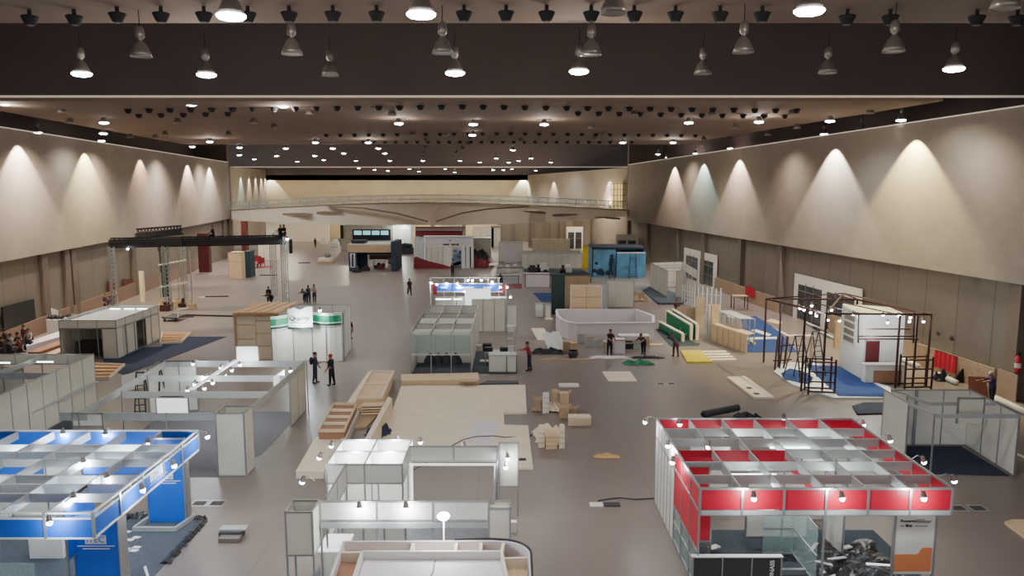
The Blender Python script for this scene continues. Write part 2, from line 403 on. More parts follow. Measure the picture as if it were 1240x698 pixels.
# ---- bridge
def bridge():
    o=thing('footbridge','pale curved footbridge crossing the far end of the hall with a see-through railing','bridge',-12,120,0)
    n=40; pts=[]
    for i in range(n+1):
        t=i/n; px=280+480*t
        ytop=254.5-9.3*math.sin(math.pi*min(1,max(0,t*.98+.01)))   # deck edge in the picture
        ybot=266+ 7*math.sin(math.pi*t)**.7 if t<.42 or t>.6 else 272.5
        if t>.6: ybot=262+10*math.sin(math.pi*(1-t)/.8)
        d=118+5*math.sin(math.pi*t)
        pts.append((XD(px,d,8),d,HZ(ybot,d),HZ(ytop,d)))
    MB().vpanel(pts,1.0).build('girder',MATS['bridge'],o)
    dk=MB()
    for a,b in zip(pts,pts[1:]):
        dk.add([(a[0],a[1]-.6,a[3]),(b[0],b[1]-.6,b[3]),(b[0],b[1]+4,b[3]),(a[0],a[1]+4,a[3]),(a[0],a[1]-.6,a[3]-.15),(b[0],b[1]-.6,b[3]-.15)],[(0,1,2,3),(0,4,5,1)])
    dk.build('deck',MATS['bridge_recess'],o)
    for off,nm in((-.55,'railing'),(3.9,'railing')):
        rl=MB()
        for i,(a,b) in enumerate(zip(pts,pts[1:])):
            for dz in(.45,1.15):
                rl.bar((a[0],a[1]+off,a[3]+dz),(b[0],b[1]+off,b[3]+dz),.07,.07)
            rl.bar((a[0],a[1]+off,a[3]),(a[0],a[1]+off,a[3]+1.2),.09,.09)
        r=rl.build(nm,MATS['alu'],o)
        gl=MB()
        for a,b in zip(pts,pts[1:]):
            gl.vpanel([(a[0],a[1]+off,a[3]+.05,a[3]+1.1),(b[0],b[1]+off,b[3]+.05,b[3]+1.1)],.03)
        gl.build('glass_panel',mat('railglass',(190,205,200),.1,alpha=.10),r)
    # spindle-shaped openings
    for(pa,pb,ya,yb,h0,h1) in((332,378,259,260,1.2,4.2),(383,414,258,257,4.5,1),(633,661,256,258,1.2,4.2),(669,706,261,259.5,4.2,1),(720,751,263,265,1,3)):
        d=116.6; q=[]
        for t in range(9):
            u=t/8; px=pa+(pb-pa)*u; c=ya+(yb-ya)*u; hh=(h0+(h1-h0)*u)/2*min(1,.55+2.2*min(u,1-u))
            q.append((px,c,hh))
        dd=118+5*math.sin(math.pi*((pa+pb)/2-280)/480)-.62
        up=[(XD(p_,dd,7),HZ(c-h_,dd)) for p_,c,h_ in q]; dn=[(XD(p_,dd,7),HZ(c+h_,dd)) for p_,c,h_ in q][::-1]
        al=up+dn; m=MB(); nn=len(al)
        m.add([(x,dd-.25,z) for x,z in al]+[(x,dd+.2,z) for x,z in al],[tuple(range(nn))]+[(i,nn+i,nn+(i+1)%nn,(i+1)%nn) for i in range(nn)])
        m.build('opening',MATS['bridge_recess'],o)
    # Y shaped column with spreading arms
    d=121.5; cx=XD(524,d,5); m=MB()
    prof=[(524,272,2.2),(524,262,2.4),(524,255,3.5),(524,250.5,9),(524,248,20)]
    L=[(XD(p_-w_,d,6),HZ(y_,d)) for p_,y_,w_ in prof]; Rr=[(XD(p_+w_,d,6),HZ(y_,d)) for p_,y_,w_ in prof]
    L=[(L[0][0],0)]+L; Rr=[(Rr[0][0],0)]+Rr
    for i in range(len(L)-1):
        m.add([(L[i][0],d-.4,L[i][1]),(Rr[i][0],d-.4,Rr[i][1]),(Rr[i+1][0],d-.4,Rr[i+1][1]),(L[i+1][0],d-.4,L[i+1][1]),
               (L[i][0],d+.4,L[i][1]),(Rr[i][0],d+.4,Rr[i][1]),(Rr[i+1][0],d+.4,Rr[i+1][1]),(L[i+1][0],d+.4,L[i+1][1])],[(0,1,2,3),(0,3,7,4),(1,5,6,2),(4,7,6,5)])
    m.build('column',MATS['bridge'],o)
    for s_,ps in((-1,((519,268),(480,258),(440,252),(400,250))),(1,((529,268),(560,258),(590,253),(640,250)))):
        m=MB()
        for (a,b) in zip(ps,ps[1:]): m.bar((XD(a[0],d,6),d-1,HZ(a[1],d)),(XD(b[0],d,6),d-1,HZ(b[1],d)),.5,.22)
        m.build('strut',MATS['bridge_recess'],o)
    return o
bridge()
# ================================================================ CEILING FIXTURES
ZL=14.35
def pendant_proto(lit):
    t=thing('pendant_lamp','x','lamp',0,0,0)
    MB().lathe((0,0,0),[(.06,.78),(.10,.74),(.12,.60),(.11,.5),(.05,.44),(.07,.40),(.16,.30),(.24,.12),(.275,0),(.25,0.01),(.22,.12)],16).build('lamp_shade',MATS['lampshade'],t,smooth=True,local=True)
    MB().cyl((0,0,.78),(0,0,1.2),.012).build('cord',MATS['can'],t,local=True)
    (MB().lathe((0,0,0),[(.29,.03),(.29,-.01),(.24,-.05),(.12,-.075),(.001,-.08)],16) if lit else MB().cyl((0,0,.02),(0,0,.05),.235,n=16)).build('lamp_lens',MATS['bulb' if lit else 'lampshade'],t,local=True,smooth=lit)
    if lit: MB().cyl((0,0,.035),(0,0,-.02),.245,.23,n=16).build('glass_rim',MATS['tube'],t,local=True)
    return t
protoL=pendant_proto(True); protoU=pendant_proto(False)
LIT=[[(280,20),(510,18),(980,14)],[(99,90),(250,91),(551,89),(701,87),(1155,84)],
 [(7,126),(232,127),(343,129),(1114,124)],
 [(126,149),(483,150),(573,151),(659,151),(834,149),(919,148),(1005,147),(1091,146)],
 [(46,161),(125,162),(572,164),(998,163)],
 [(123,171),(254,172),(382,173),(446,173),(754,173),(815,173)],
 [(233,178),(290,179),(346,180),(403,180),(458,180),(621,182),(884,180)],
 [(290,188),(335,189),(381,189),(416,186),(466,186),(797,187),(842,186)],
 [(308,193),(392,194),(431,195),(472,195),(512,195),(557,195),(601,192),(628,195),(643,192),(808,191)],
 [(360,196),(581,197),(616,197),(667,197)],
 [(437,204),(458,206),(468,207),(500,205),(507,208),(540,205),(553,209),(597,206),(610,206),(620,205),(648,207)]]
UNLIT=[[(171,69),(354,66),(536,65),(716,67),(900,64),(1082,63)],[(743,17),(1217,11)],[(400,92),(851,90),(1002,89)],
 [(75,137),(375,139),(475,140),(768,141),(862,140),(960,138),(1053,138)],[(455,131),(565,129),(674,130),(788,129),(897,128),(1006,127)],
 [(215,150),(307,150),(332,156),(890,156),(965,156),(1043,156),(85,150),(716,156)],[(158,167),(188,168),(200,164),(277,164),(500,165),(541,165),(730,165),(930,164)],
 [(515,172),(515,180),(514,187),(512,191),(570,170),(567,176),(560,181),(553,186),(720,170),(745,180),(852,170),(630,172)]]
first={'L':True,'U':True}
rn=['nearest row','second nearest row','row past the pale edge','third row','fourth row','fifth row','sixth row','seventh row','eighth row','ninth row','farthest row']
for lit,rows in((1,LIT),(0,UNLIT)):
    for ri,row in enumerate(rows):
        row=sorted(row)
        for i,(px,py) in enumerate(row):
            zz=(ZL if py<118 else 15.05) if py<200 else 13.6
            if py>=200: x,y=XD(px,160,13.2),160+R.uniform(-6,6); zz=HZ(py,y)
            elif 118<py<142:
                y=43.2+(py-124)*.25; x=XD(px,y,15.2); zz=HZ(py,y)
            else: x,y=G(px,py,zz)
            nm=rn[ri] if lit else ['larger row of the first dark recess','pair at the very top edge','smaller row of the first dark recess','second row past the pale edge','row just under the pale edge','third row past the pale edge','fourth row past the pale edge','dim farthest rows'][ri]
            lab=('glowing pendant lamp, ' if lit else 'unlit grey pendant lamp, ')+ORD[i]+' from left in '+('the ' if lit else 'the ')+nm
            key='L' if lit else 'U'; pr=protoL if lit else protoU
            if first[key]:
                pr.location=(x,y,zz); pr['label']=lab; pr['group']=('lit' if lit else 'unlit')+' ceiling pendant lamps'; first[key]=False; o=pr
            else: o=dup(pr,(x,y,zz),0,lab)
            if y>41 and y<150: o.scale=(1,1,1)
            if lit:
                k_=1.0
                cool=(.86,.94,1.0) if (px*7+py)%3==0 else (1,.95,.88)
                if py<200: light('SPOT',x,y,zz-.08,1600 if y<60 else 2600,cool,.22,150,.6)
                if ri in(0,1,2,3,5,7) and i%2==(ri%2): light('POINT',x,y,zz-.35,260,(1,.88,.76),.09)  # extra point added below the lens to brighten the ceiling
                if py>=200 and i%3==0: light('SPOT',x,y,zz-.15,3000,(1,.95,.85),.22,150,.6)
# black cone downlights
def can_proto():
    t=thing('cone_downlight','x','downlight',0,0,0)
    MB().lathe((0,0,0),[(.10,-.21),(.13,-.195),(.205,-.03),(.22,0),(.2,.02)],14).build('cone',MATS['can'],t,smooth=True,local=True)
    MB().cyl((0,0,-.21),(0,0,-.23),.09,n=10).build('lens',MATS['ceil_black'],t,local=True)
    MB().cyl((0,0,.0),(0,0,.18),.05,n=8).build('stem',MATS['can'],t,local=True)
    return t
pc=can_proto(); firstc=True
CANS=[('nearest row at the ceiling edge',[(x,15+abs(x-600)*.004+ (3 if x<120 or x>1000 else 0)) for x in(36,90,142,195,247,300,350,403,456,562,613,662,716,768,818,872,923,1026,1078,1183,1232)]),
 ('row past the pale ceiling edge',[(155+25.3*i,128+ (abs(155+25.3*i-560)*.012)) for i in range(33)]),
 ('short left row behind the pale edge',[(168+27*i,139-i*.5) for i in range(5)]),
 ('short right row behind the pale edge',[(700+25*i,136+i*.4) for i in range(11)]),
 ('middle distance row',[(395+17.2*i,161+.01*abs(395+17.2*i-600)) for i in range(27)]),
 ('far row at the second recess',[(440+13*i,171.5) for i in range(26)])]
for nm,row in CANS:
    for i,(px,py) in enumerate(row):
        x,y=G(px,py,15.35)
        lab='black cone downlight, %s from left in the %s'%(ORD[i],nm)
        if firstc: pc.location=(x,y,15.35); pc['label']=lab; pc['group']='black cone downlights under the ceiling'; firstc=False
        else: dup(pc,(x,y,15.35),0,lab)
for px,e in((40,1.0),(120,1.0),(195,1.0),(245,1.0)):  # broad fills added to brighten the lower left wall, no fixtures
    y=lpx(px); light('SPOT',LW(y)+3.5,y,14.2,3000*e,(1,.88,.76),.1,125,1.0,(0,math.radians(22),0))
for px,e in((840,.8),(960,.7),(1180,.6)):  # broad fills added along the right wall, no fixtures
    y=rpx(px); light('SPOT',RW(y)-3.5,y,14.2,1800*e,(1,.88,.76),.1,125,1.0,(0,math.radians(-22),0))
# added fill points under the bridge and over the far floor, no fixtures
for px,d,e in((350,140,1200),(420,150,1500),(480,150,1500),(540,150,1500),(590,148,1200),(620,142,1200),(660,128,900),(700,128,900),(735,128,900)):
    light('POINT',XD(px,d,8),d,8.2,e,(1,.88,.66),.06)
# wall washer lights
def washer(x,y,z,e,col,sz=96):
    light('SPOT',x,y,z,e,col,.04,sz,.3)
pk=(1,.82,.70); yw=(1,.86,.42); wh=(1,.93,.84); tl=(.6,.95,.95)
WASH=[(822,pk,1),(858,tl,.6),(902,pk,1),(1020,wh,1.3),(1120,yw,1.6)]
for px,c,e in WASH:
    y=rpx(px); z=zr(y,1)-.25
    # correct column for height
    for _ in range(3):
        pxn=620+F*RW(y)/(y*CT-(z-H)*ST); y=y*(1+ (pxn-px)/max(60,abs(px-620))*.9)
    x=RW(y)-.4-1.0
    washer(x,y,zr(y,1)-.15,6500*e,c)
for px,c,e in((15,pk,1.3),(97,yw,1.3),(165,(1,.7,.5),.5),(223,pk,1),(250,wh,1)):
    y=lpx(px)
    for _ in range(3):
        pxn=620+F*LW(y)/(y*CT-(14.5-H)*ST); y=y*(1+(px-pxn)/max(60,abs(px-620))*-.9*-1)
    x=LW(y)+.4+1.0
    washer(x,y,zl(y,1)-.15,6500*e,c)
for px,c in((290,tl),(300,wh),(308,wh),(315,wh),(320,wh)):
    # far left wall
    a=Vector((LB1[0]-2.5,YL1+1)); b=Vector((FXL,FY)); best=None
    for k in range(200):
        q=a.lerp(b,k/199); pxx=620+F*q.x/(q.y*CT-(13-H)*ST)
        if best is None or abs(pxx-px)<best[0]: best=(abs(pxx-px),q)
    q=best[1]; washer(q.x+1.2,q.y,13.6,3500,c,80)
for px,c in((626,pk),(640,tl),(672,pk),(740,wh)):
    a=Vector((RB1[0]+1.2,YR1+1)); b=Vector((FXR,FY)); best=None
    for k in range(200):
        q=a.lerp(b,k/199); pxx=620+F*q.x/(q.y*CT-(12.5-H)*ST)
        if best is None or abs(pxx-px)<best[0]: best=(abs(pxx-px),q)
    q=best[1]; washer(q.x-1.2,q.y-.3,12.9,3500,c,80)
for px in(335,375,415,455,495,535,575,610): light('SPOT',XD(px,166,12),166,13.0,700,(1,.9,.72),.3,140,.8,(math.radians(35),0,0))  # fill spots added to brighten the far wall, not washers
# ================================================================ BOOTH KIT
class Booth:
    def __init__(s,name,label,cat,x,y,group=None):
        s.T=thing(name,label,cat,x,y,0,0,group); s.P=set()
    def post(s,x,y,z0,z1,r=.025,m='alu'):
        k=(round(x,1),round(y,1))
        if k in s.P: return
        s.P.add(k); MB().box(x-r,y-r,z0,x+r,y+r,z1+.02).build('post',MATS[m],s.T)
    def wall(s,x0,y0,x1,y1,z0,z1,n=1,m='white',rails=True,pz=0,nm='wall_panel',t=.025,skip=(),posts=True):
        for i in range(n):
            a=(lerp(x0,x1,i/n),lerp(y0,y1,i/n)); b=(lerp(x0,x1,(i+1)/n),lerp(y0,y1,(i+1)/n))
            if i not in skip: MB().vpanel([(a[0],a[1],z0,z1),(b[0],b[1],z0,z1)],t).build(nm,MATS[m[i%len(m)] if isinstance(m,list) else m],s.T)
            if posts: s.post(a[0],a[1],pz,z1)
        if posts: s.post(x1,y1,pz,z1)
        if rails:
            for z in(z0+.03,z1-.02): MB().bar((x0,y0,z),(x1,y1,z),.045,.05).build('rail',MATS['alu'],s.T)
    def beam(s,x0,y0,x1,y1,z,h=.22,m='beamgrey',w=.045):
        MB().vpanel([(x0,y0,z-h,z),(x1,y1,z-h,z)],w).build('beam',MATS[m],s.T)
    def box(s,x0,y0,z0,x1,y1,z1,m='white',nm='cabinet',bevel=0.012):
        return MB().box(x0,y0,z0,x1,y1,z1).build(nm,MATS[m],s.T,bevel=bevel)
    def tube(s,p,q):
        MB().cyl(p,q,.035,n=8).build('fluorescent_tube',MATS['tube'],s.T)
def spots(desc,L,power=26,every=2,warm=False,group=None,s=1.0):
    for i,(x,y,z,dx,dy) in enumerate(L):
        t=thing('arm_spotlight','bright arm spotlight, %s on %s'%(ORD[i],desc),'spotlight',x,y,z,0,group or 'arm spotlights on '+desc)
        MB().cyl((0,0,0),(dx*.6,dy*.6,.12),.012,n=6).cyl((dx*.6,dy*.6,.12),(dx,dy,.06),.012,n=6).build('arm',MATS['alu'],t,local=True)
        MB().cyl((dx*1.0,dy*1.0,.10),(dx*1.15,dy*1.15,-.06),.045*s,.085*s,n=10).build('lamp_head',MATS['lampshade'],t,local=True)
        MB().ball((dx*1.17,dy*1.17,-.08),.078*s,8).build('bulb',MATS['bulbwarm' if warm else 'bulb'],t,local=True,smooth=True)
        if i%every==0: light('POINT',x+dx*1.3,y+dy*1.3,z-.22,power,(1,.93,.84) if warm else (.9,.96,1),.07)
def slab(name,label,cat,pts,z0,z1,m,group=None,px=True,bevel=0,kind=None):
    P=[G(*p,z0) for p in pts] if px else pts
    o=MB().prism(P,z0,z1).build(name,MATS[m],None,bevel=bevel)
    return tag(o,label,cat,group,kind)
def pxbox(pl,pr,pyf,depth):   # floor contact of front face in the picture -> x0,x1,y0,y1
    x0,y=G(pl,pyf); x1,_=G(pr,pyf); return x0,x1,y,y+depth
# ---------------------------------------------------------------- A  red booth, right foreground
MX=6.7/6
b=Booth('exhibition_booth','large red fascia shell booth with an open ceiling grid, right foreground','booth',8.35,22.5); T=b.T
x0,x1,y0,y1,h=5.0,11.7,19.5,25.65,3.0
for i in range(6):   # front and back fascia, side fascia
    b.wall(x0+MX*i,y0,x0+MX*(i+1),y0,h-.58,h-.04,1,'red',rails=False,nm='fascia_panel',posts=False)
    b.wall(x0+MX*i,y1,x0+MX*(i+1),y1,h-.5,h-.04,1,'red',rails=False,nm='fascia_panel',posts=False)
MY=(y1-y0)/6
for i in range(6):
    b.wall(x1,y0+MY*i,x1,y0+MY*(i+1),h-.58,h-.04,1,'red',rails=False,nm='fascia_panel',posts=False)
for i in range(3):
    b.wall(x0,y0+MY*i,x0,y0+MY*(i+1),1.25,h-.04,1,'red',rails=False,nm='fascia_panel',posts=False)
    b.wall(x0,y0+MY*i,x0,y0+MY*(i+1),0.1,1.15,1,'glass',rails=False,nm='glass_panel',posts=False)
    b.wall(x0+MX*(i),y0+3*MY,x0+MX*(i+1),y0+3*MY,h-.5,h-.04,1,'red',rails=False,nm='fascia_panel',posts=False)
    b.wall(x0+3*MX,y0+MY*i,x0+3*MX,y0+MY*(i+1),h-.5,h-.04,1,'red',rails=False,nm='fascia_panel',posts=False)
b.wall(x0,y0+3*MY,x0,y1,0,h,6,'white')
b.wall(x0+.03,y0+MY*1.9,x0+.75,y0+MY*1.9,1.0,2.9,1,'red'); b.wall(x0+.03,y0+.5,x0+.45,y0+.5,1.25,2.3,1,'red')
for z in(h,h-.62,h-.72): MB().bar((x0,y0,z),(x1,y0,z),.06,.06).build('rail',MATS['alu'],T)
for z in(h,h-.52): MB().bar((x0,y1,z),(x1,y1,z),.05,.05).build('rail',MATS['alu'],T)
for z in(h,h-.62): MB().bar((x1,y0,z),(x1,y1,z),.06,.06).build('rail',MATS['alu'],T); MB().bar((x0,y0,z),(x0,y1,z),.06,.06).build('rail',MATS['alu'],T)
for z in(1.2,.7,.1): MB().bar((x0,y0,z),(x0,y0+3*MY,z),.05,.05).build('rail',MATS['alu'],T)
MB().box(x0,y0-.035,h-.72,x1,y0-.02,h-.6).build('fascia_strip',MATS['beamgrey'],T)
for i in range(1,6):
    b.beam(x0+MX*i,y0,x0+MX*i,y1,h-.02,.26,'beamgrey')
    if i!=3: b.beam(x0,y0+MY*i,x1,y0+MY*i,h-.02,.26,'beamgrey')
b.beam(x0+3*MX,y0+3*MY,x1,y0+3*MY,h-.02,.26,'beamgrey')
for i in range(7):
    MB().box(x0+MX*i-.03,y0-.045,h-.72,x0+MX*i+.03,y0+.02,h+.02).build('post',MATS['alu'],T)
    MB().box(x0+MX*i-.025,y1-.03,h-.5,x0+MX*i+.025,y1+.03,h+.02).build('post',MATS['alu'],T)
    if i: MB().box(x1-.02,y0+MY*i-.03,h-.6,x1+.04,y0+MY*i+.03,h+.02).build('post',MATS['alu'],T)
for (x,y) in((x0,y0),(x0,y0+MY),(x0,y0+2*MY),(x0+3*MX,y0),(x0+3*MX,y0+3*MY),(x1,y1)): b.post(x,y,0,h)
for (x,y) in((x0+.3,y0+.1),(x0+2*MX+.5,y0+1)): pass
# inner partitions
b.wall(x0+.9,y1-1.1,x0+2*MX,y1-1.1,0,2.45,1,'white'); b.wall(x0+2*MX,y1-1.1,x0+2*MX,y1-.1,0,2.45,1,'white')
b.wall(x0+2*MX+.1,y0+3.3*MY,x0+3*MX+.9,y0+3.3*MY,0,2.2,1,'white'); b.wall(x0+4*MX,y0+4.5*MY,x0+5*MX,y0+4.5*MY,0,2.2,1,'white'); b.wall(x0+4.3*MX,y0+2*MY,x0+4.3*MX,y0+3.4*MY,0,2.2,1,'white')
for p,q in(((6.2,21.2,2.72),(7.6,21.2,2.72)),((8.9,20.8,2.72),(10.4,20.8,2.72)),((8.2,23.5,2.72),(9.6,23.5,2.72)),((6.4,24.9,2.72),(7.8,24.9,2.72)),((9.2,25.0,2.72),(10.9,25.0,2.72))): b.tube(p,q)
# glass walls at the front right bay
for p in(((x0+3*MX,19.9),(x0+3*MX,21.8)),((x0+2.2*MX,21.6),(x0+3*MX,21.6))):
    MB().vpanel([(p[0][0],p[0][1],.1,1.7),(p[1][0],p[1][1],.1,1.7)],.02).build('glass_panel',MATS['glass'],T)
    for z in(.12,.9,1.7): MB().bar((*p[0],z),(*p[1],z),.04,.04).build('rail',MATS['alu'],T)
MB().box(x0+.1,20.5,.02,x0+3*MX,20.62,.18).build('base_rail',MATS['alu'],T)
for (a,bb,c) in((7.2,20.6,55),(9.6,20.8,55),(7.6,24,45),(10,24,45)): light('POINT',a,bb,2.55,c,(.9,1,1),.2)
# carpet, counter, banner
slab('carpet','dark grey carpet on the floor inside the red booth','carpet',[(5.1,19.0),(11.6,19.0),(11.6,23.4),(5.1,23.4)],0.002,.014,'carpetgrey',px=False)
t=thing('reception_counter','black three-panel counter with vertical white lettering at the front of the red booth','counter',6,19.6)
for i in range(3): MB().box(4.85+.79*i+.015,19.42,.04,4.85+.79*(i+1)-.015,19.46,1.1).build('front_panel',MATS['charcoal'],t)
for i in range(4): MB().box(4.85+.79*i-.018,19.40,0,4.85+.79*i+.018,19.47,1.12).build('post',MATS['alu'],t)
MB().box(4.82,19.40,1.1,7.26,19.56,1.13).build('countertop',MATS['beamwhite'],t); MB().box(4.85,19.53,0,7.22,19.55,1.1).build('back_panel',MATS['charcoal'],t)
text('ONASS',t,face_front(6.98,19.41,.76)@Matrix.Rotation(math.pi/2,4,'Z'),.17,'beamwhite')
t=thing('poster_panel','white poster panel with an orange stepped foot under the right end of the red fascia','banner',11.1,20.2)
MB().box(10.62,20.2,.22,11.72,20.23,2.3).build('poster',MATS['white'],t)
MB().box(10.62,20.19,1.95,11.72,20.2,2.3).build('header_strip',MATS['beamgrey'],t)
m=MB(); pts=[(10.63,.3),(11.68,.3),(11.68,1.0),(11.45,1.0),(11.38,.97),(11.32,.85),(11.25,.8),(10.63,.8)]
m.add([(x,20.185,z) for x,z in pts]+[(x,20.199,z) for x,z in pts],[tuple(range(8))]+[(i,(i+1)%8,8+(i+1)%8,8+i) for i in range(8)]); m.build('orange_band',MATS['orange'],t)
for x in(10.6,11.74): MB().box(x-.03,20.17,0,x+.03,20.25,2.32).build('post',MATS['alu'],t)
text('Powered',t,face_front(10.96,20.18,1.78),.12,'charcoal'); 
m=MB()
for z,xa,xb in((1.81,11.2,11.42),(1.77,11.2,11.6),(1.73,11.2,11.56),(1.63,10.75,10.86),(1.63,11.16,11.5)): m.box(xa,20.18,z,xb,20.199,z+.018)
m.build('small_print',MATS['lampshade'],t); m=MB(); m.box(10.9,20.18,1.61,10.98,20.199,1.68).box(11.0,20.18,1.61,11.07,20.199,1.66); m.build('printed_mark',MATS['charcoal'],t)
def sheet(name,label,cat,cx,cy,sx,sy,hh,m,seed,n=18,rz=0,kind=None,thr=-9):
    r=random.Random(seed); ph=[r.uniform(0,6) for _ in range(8)]
    vs=[];fs=[]
    for i in range(n+1):
        for j in range(n+1):
            u=i/n-.5; v=j/n-.5
            ed=1+.12*math.sin(7*math.atan2(v,u)+ph[0])+.08*math.sin(11*math.atan2(v,u)+ph[1])
            x=u*sx*ed; y=v*sy*ed
            z=hh*(.45+.3*math.sin(9*u+5*v+ph[2])*math.cos(11*v-4*u+ph[3])+.25*math.sin(23*u+ph[4])*math.sin(19*v+ph[5]))+r.uniform(-.1,.1)*hh
            z*=max(.12,1-3.6*max(abs(u),abs(v))**3*2.2)
            c,s=math.cos(rz),math.sin(rz)
            vs.append((cx+x*c-y*s,cy+x*s+y*c,max(.012,z)))
    for i in range(n):
        for j in range(n): fs.append((i*(n+1)+j,(i+1)*(n+1)+j,(i+1)*(n+1)+j+1,i*(n+1)+j+1))
    o=MB().add(vs,fs).build(name,MATS[m],None)
    return tag(o,label,cat,None,kind)
sheet('plastic_sheet','crumpled black plastic sheeting heaped on the carpet of the red booth','plastic sheet',9.9,21.3,2.7,2.5,.26,'plastic',3,26)
sheet('plastic_sheet','small crumpled black sheet left at the middle of the red booth floor','plastic sheet',8.2,21.7,1.6,.9,.15,'plastic',5,14)
for i,(x,y,w_,d_,a) in enumerate(((6.1,21.9,.35,.25,.4),(9.1,21.9,.7,.12,.9),(9.5,21.2,.6,.1,.2),(9.0,20.9,.5,.1,-.6),(10.1,21.9,.3,.2,.3),(10.7,20.8,1.0,.09,-.15))):
    t=MB(); c,s=math.cos(a),math.sin(a)
    t.prism([(x+u*w_/2*c-v*d_/2*s,y+u*w_/2*s+v*d_/2*c) for u,v in((-1,-1),(1,-.6),(.8,1),(-1,.7))],.16,.19)
    tag(t.build('paper_scrap',MATS['litwhite' if i==5 else 'white'],None),['white folded scrap at the left of the black sheeting','long white strip at the top of the black heap','white strip across the black heap','short white strip on the black heap near the glass','small white scrap on the right of the black heap','long bright white strip beside the poster panel'][i]+' in the red booth','scrap')  # last strip glows, so its brightness is painted in
slab('board_offcut','narrow pale board leaning beside the glass at the bottom of the red booth','board',[(990,685),(1003,680),(1012,700),(998,702)],.0,.05,'plypale')
fr=[(x0-.02,y1-.1,h,-.35,0),(x0+.7,y1-.1,h,0,-.25),(x0-.02,y1-2.2,h,-.1,-.3),(x0+MX+.1,y1-2.3,h,-.1,-.3),(x0,y0+2.4,h,-.25,-.2),(x0+4*MX,y1-.05,h,0,.3)]
spots('the left and rear rails of the red booth',fr,30,2)
spots('the front fascia of the red booth, counted from left',[(x0+MX*1.15,y0-.05,h,.0,-.35),(x0+MX*3.1,y0-.05,h,.1,-.35),(x0+MX*5.05,y0-.05,h,.05,-.35)],45,1)
spots('the right edge of the red booth, counted from the back',[(x1,y1-.3,h,.2,-.1),(x1,y0+4.1,h,.3,.0),(x1,y0+2.2,h,.35,.0),(x1,y0+.8,h,.4,-.05)],30,2)
# ---------------------------------------------------------------- B  blue booth, left foreground
b=Booth('exhibition_booth','large blue fascia shell booth with an open ceiling grid, left foreground','booth',-14,21.4); T=b.T
x1=-10.45;x0=-18.8;y0,y1,h=18.2,24.65,2.9
n=7; MX=(x1-x0)/n; MY=(y1-y0)/5
for i in range(n):
    b.wall(x0+MX*i,y0,x0+MX*(i+1),y0,h-.64,h-.16,1,'blue',rails=False,nm='fascia_panel',posts=False)
    b.wall(x0+MX*i,y1,x0+MX*(i+1),y1,h-.5,h-.03,1,'blue',rails=False,nm='fascia_panel',posts=False)
    if i!=4: b.wall(x0+MX*i,y0+3*MY,x0+MX*(i+1),y0+3*MY,h-.5,h-.2,1,'blue',rails=False,nm='fascia_panel',posts=False)
    MB().box(x0+MX*i-.03,y0-.045,h-.66,x0+MX*i+.03,y0+.02,h+.02).build('post',MATS['alu'],T)
for i in range(5): 
    b.wall(x1,y0+MY*i,x1,y0+MY*(i+1),h-.62,h-.14,1,'blue',rails=False,nm='fascia_panel',posts=False)
    MB().box(x1-.02,y0+MY*i-.03,h-.64,x1+.045,y0+MY*i+.03,h+.02).build('post',MATS['alu'],T)
MB().box(x1-.03,y1-.03,h-.64,x1+.04,y1+.04,h+.02).build('post',MATS['alu'],T)
for z in(h,h-.14,h-.66):
    MB().bar((x0,y0,z),(x1,y0,z),.06,.045).build('rail',MATS['beamwhite'],T); MB().bar((x1,y0,z),(x1,y1,z),.06,.045).build('rail',MATS['beamwhite'],T)
for z in(h,h-.5): MB().bar((x0,y1,z),(x1,y1,z),.06,.045).build('rail',MATS['beamwhite'],T)
for i in range(1,n): b.beam(x0+MX*i,y0,x0+MX*i,y1,h-.02,.26,'beamgrey')
for i in range(1,10):
    if i%2==0 or i in(3,7): b.beam(x0,y0+MY*i/2,x1,y0+MY*i/2,h-.03,.24,'beamwhite' if i in(3,7,8) else 'beamgrey')
b.wall(x1-MX,y0+.8,x1-MX,y0+2.2,1.2,2.85,1,'blue'); b.wall(x1-MX,y1-.6,x1-.2,y1-.6,1.1,2.85,1,'blue')
for (cx,cy) in((-11.3,24.0),(-11.1,19.45)):
    MB().box(cx-.6,cy-.05,.02,cx+.6,cy+.35,2.26).build('column',MATS['blue'],T,bevel=.01)
    for xx in(cx-.62,cx+.6): MB().box(xx,cy-.07,0,xx+.03,cy+.37,2.3).build('post',MATS['alu'],T)
    MB().box(cx-.28,cy-.065,1.5,cx+.28,cy-.052,1.74).build('logo_plate',MATS['white'],T)
    text('ITEC',T,face_front(cx,cy-.066,1.62),.24,'blue')
    MB().box(cx-.5,cy-.062,1.43,cx+.5,cy-.052,1.45).box(cx-.36,cy-.062,1.35,cx+.36,cy-.052,1.375).build('small_print',MATS['white'],T)
# logo on right fascia
yy=y0+3.45
MB().box(x1+.02,yy-.45,h-.42,x1+.03,yy+.35,h-.2).build('logo_plate',MATS['white'],T); text('ITEC',T,face_right(x1+.031,yy-.05,h-.31),.22,'blue')
MB().box(x1+.02,yy-.5,h-.5,x1+.028,yy+.6,h-.485).build('small_print',MATS['white'],T)
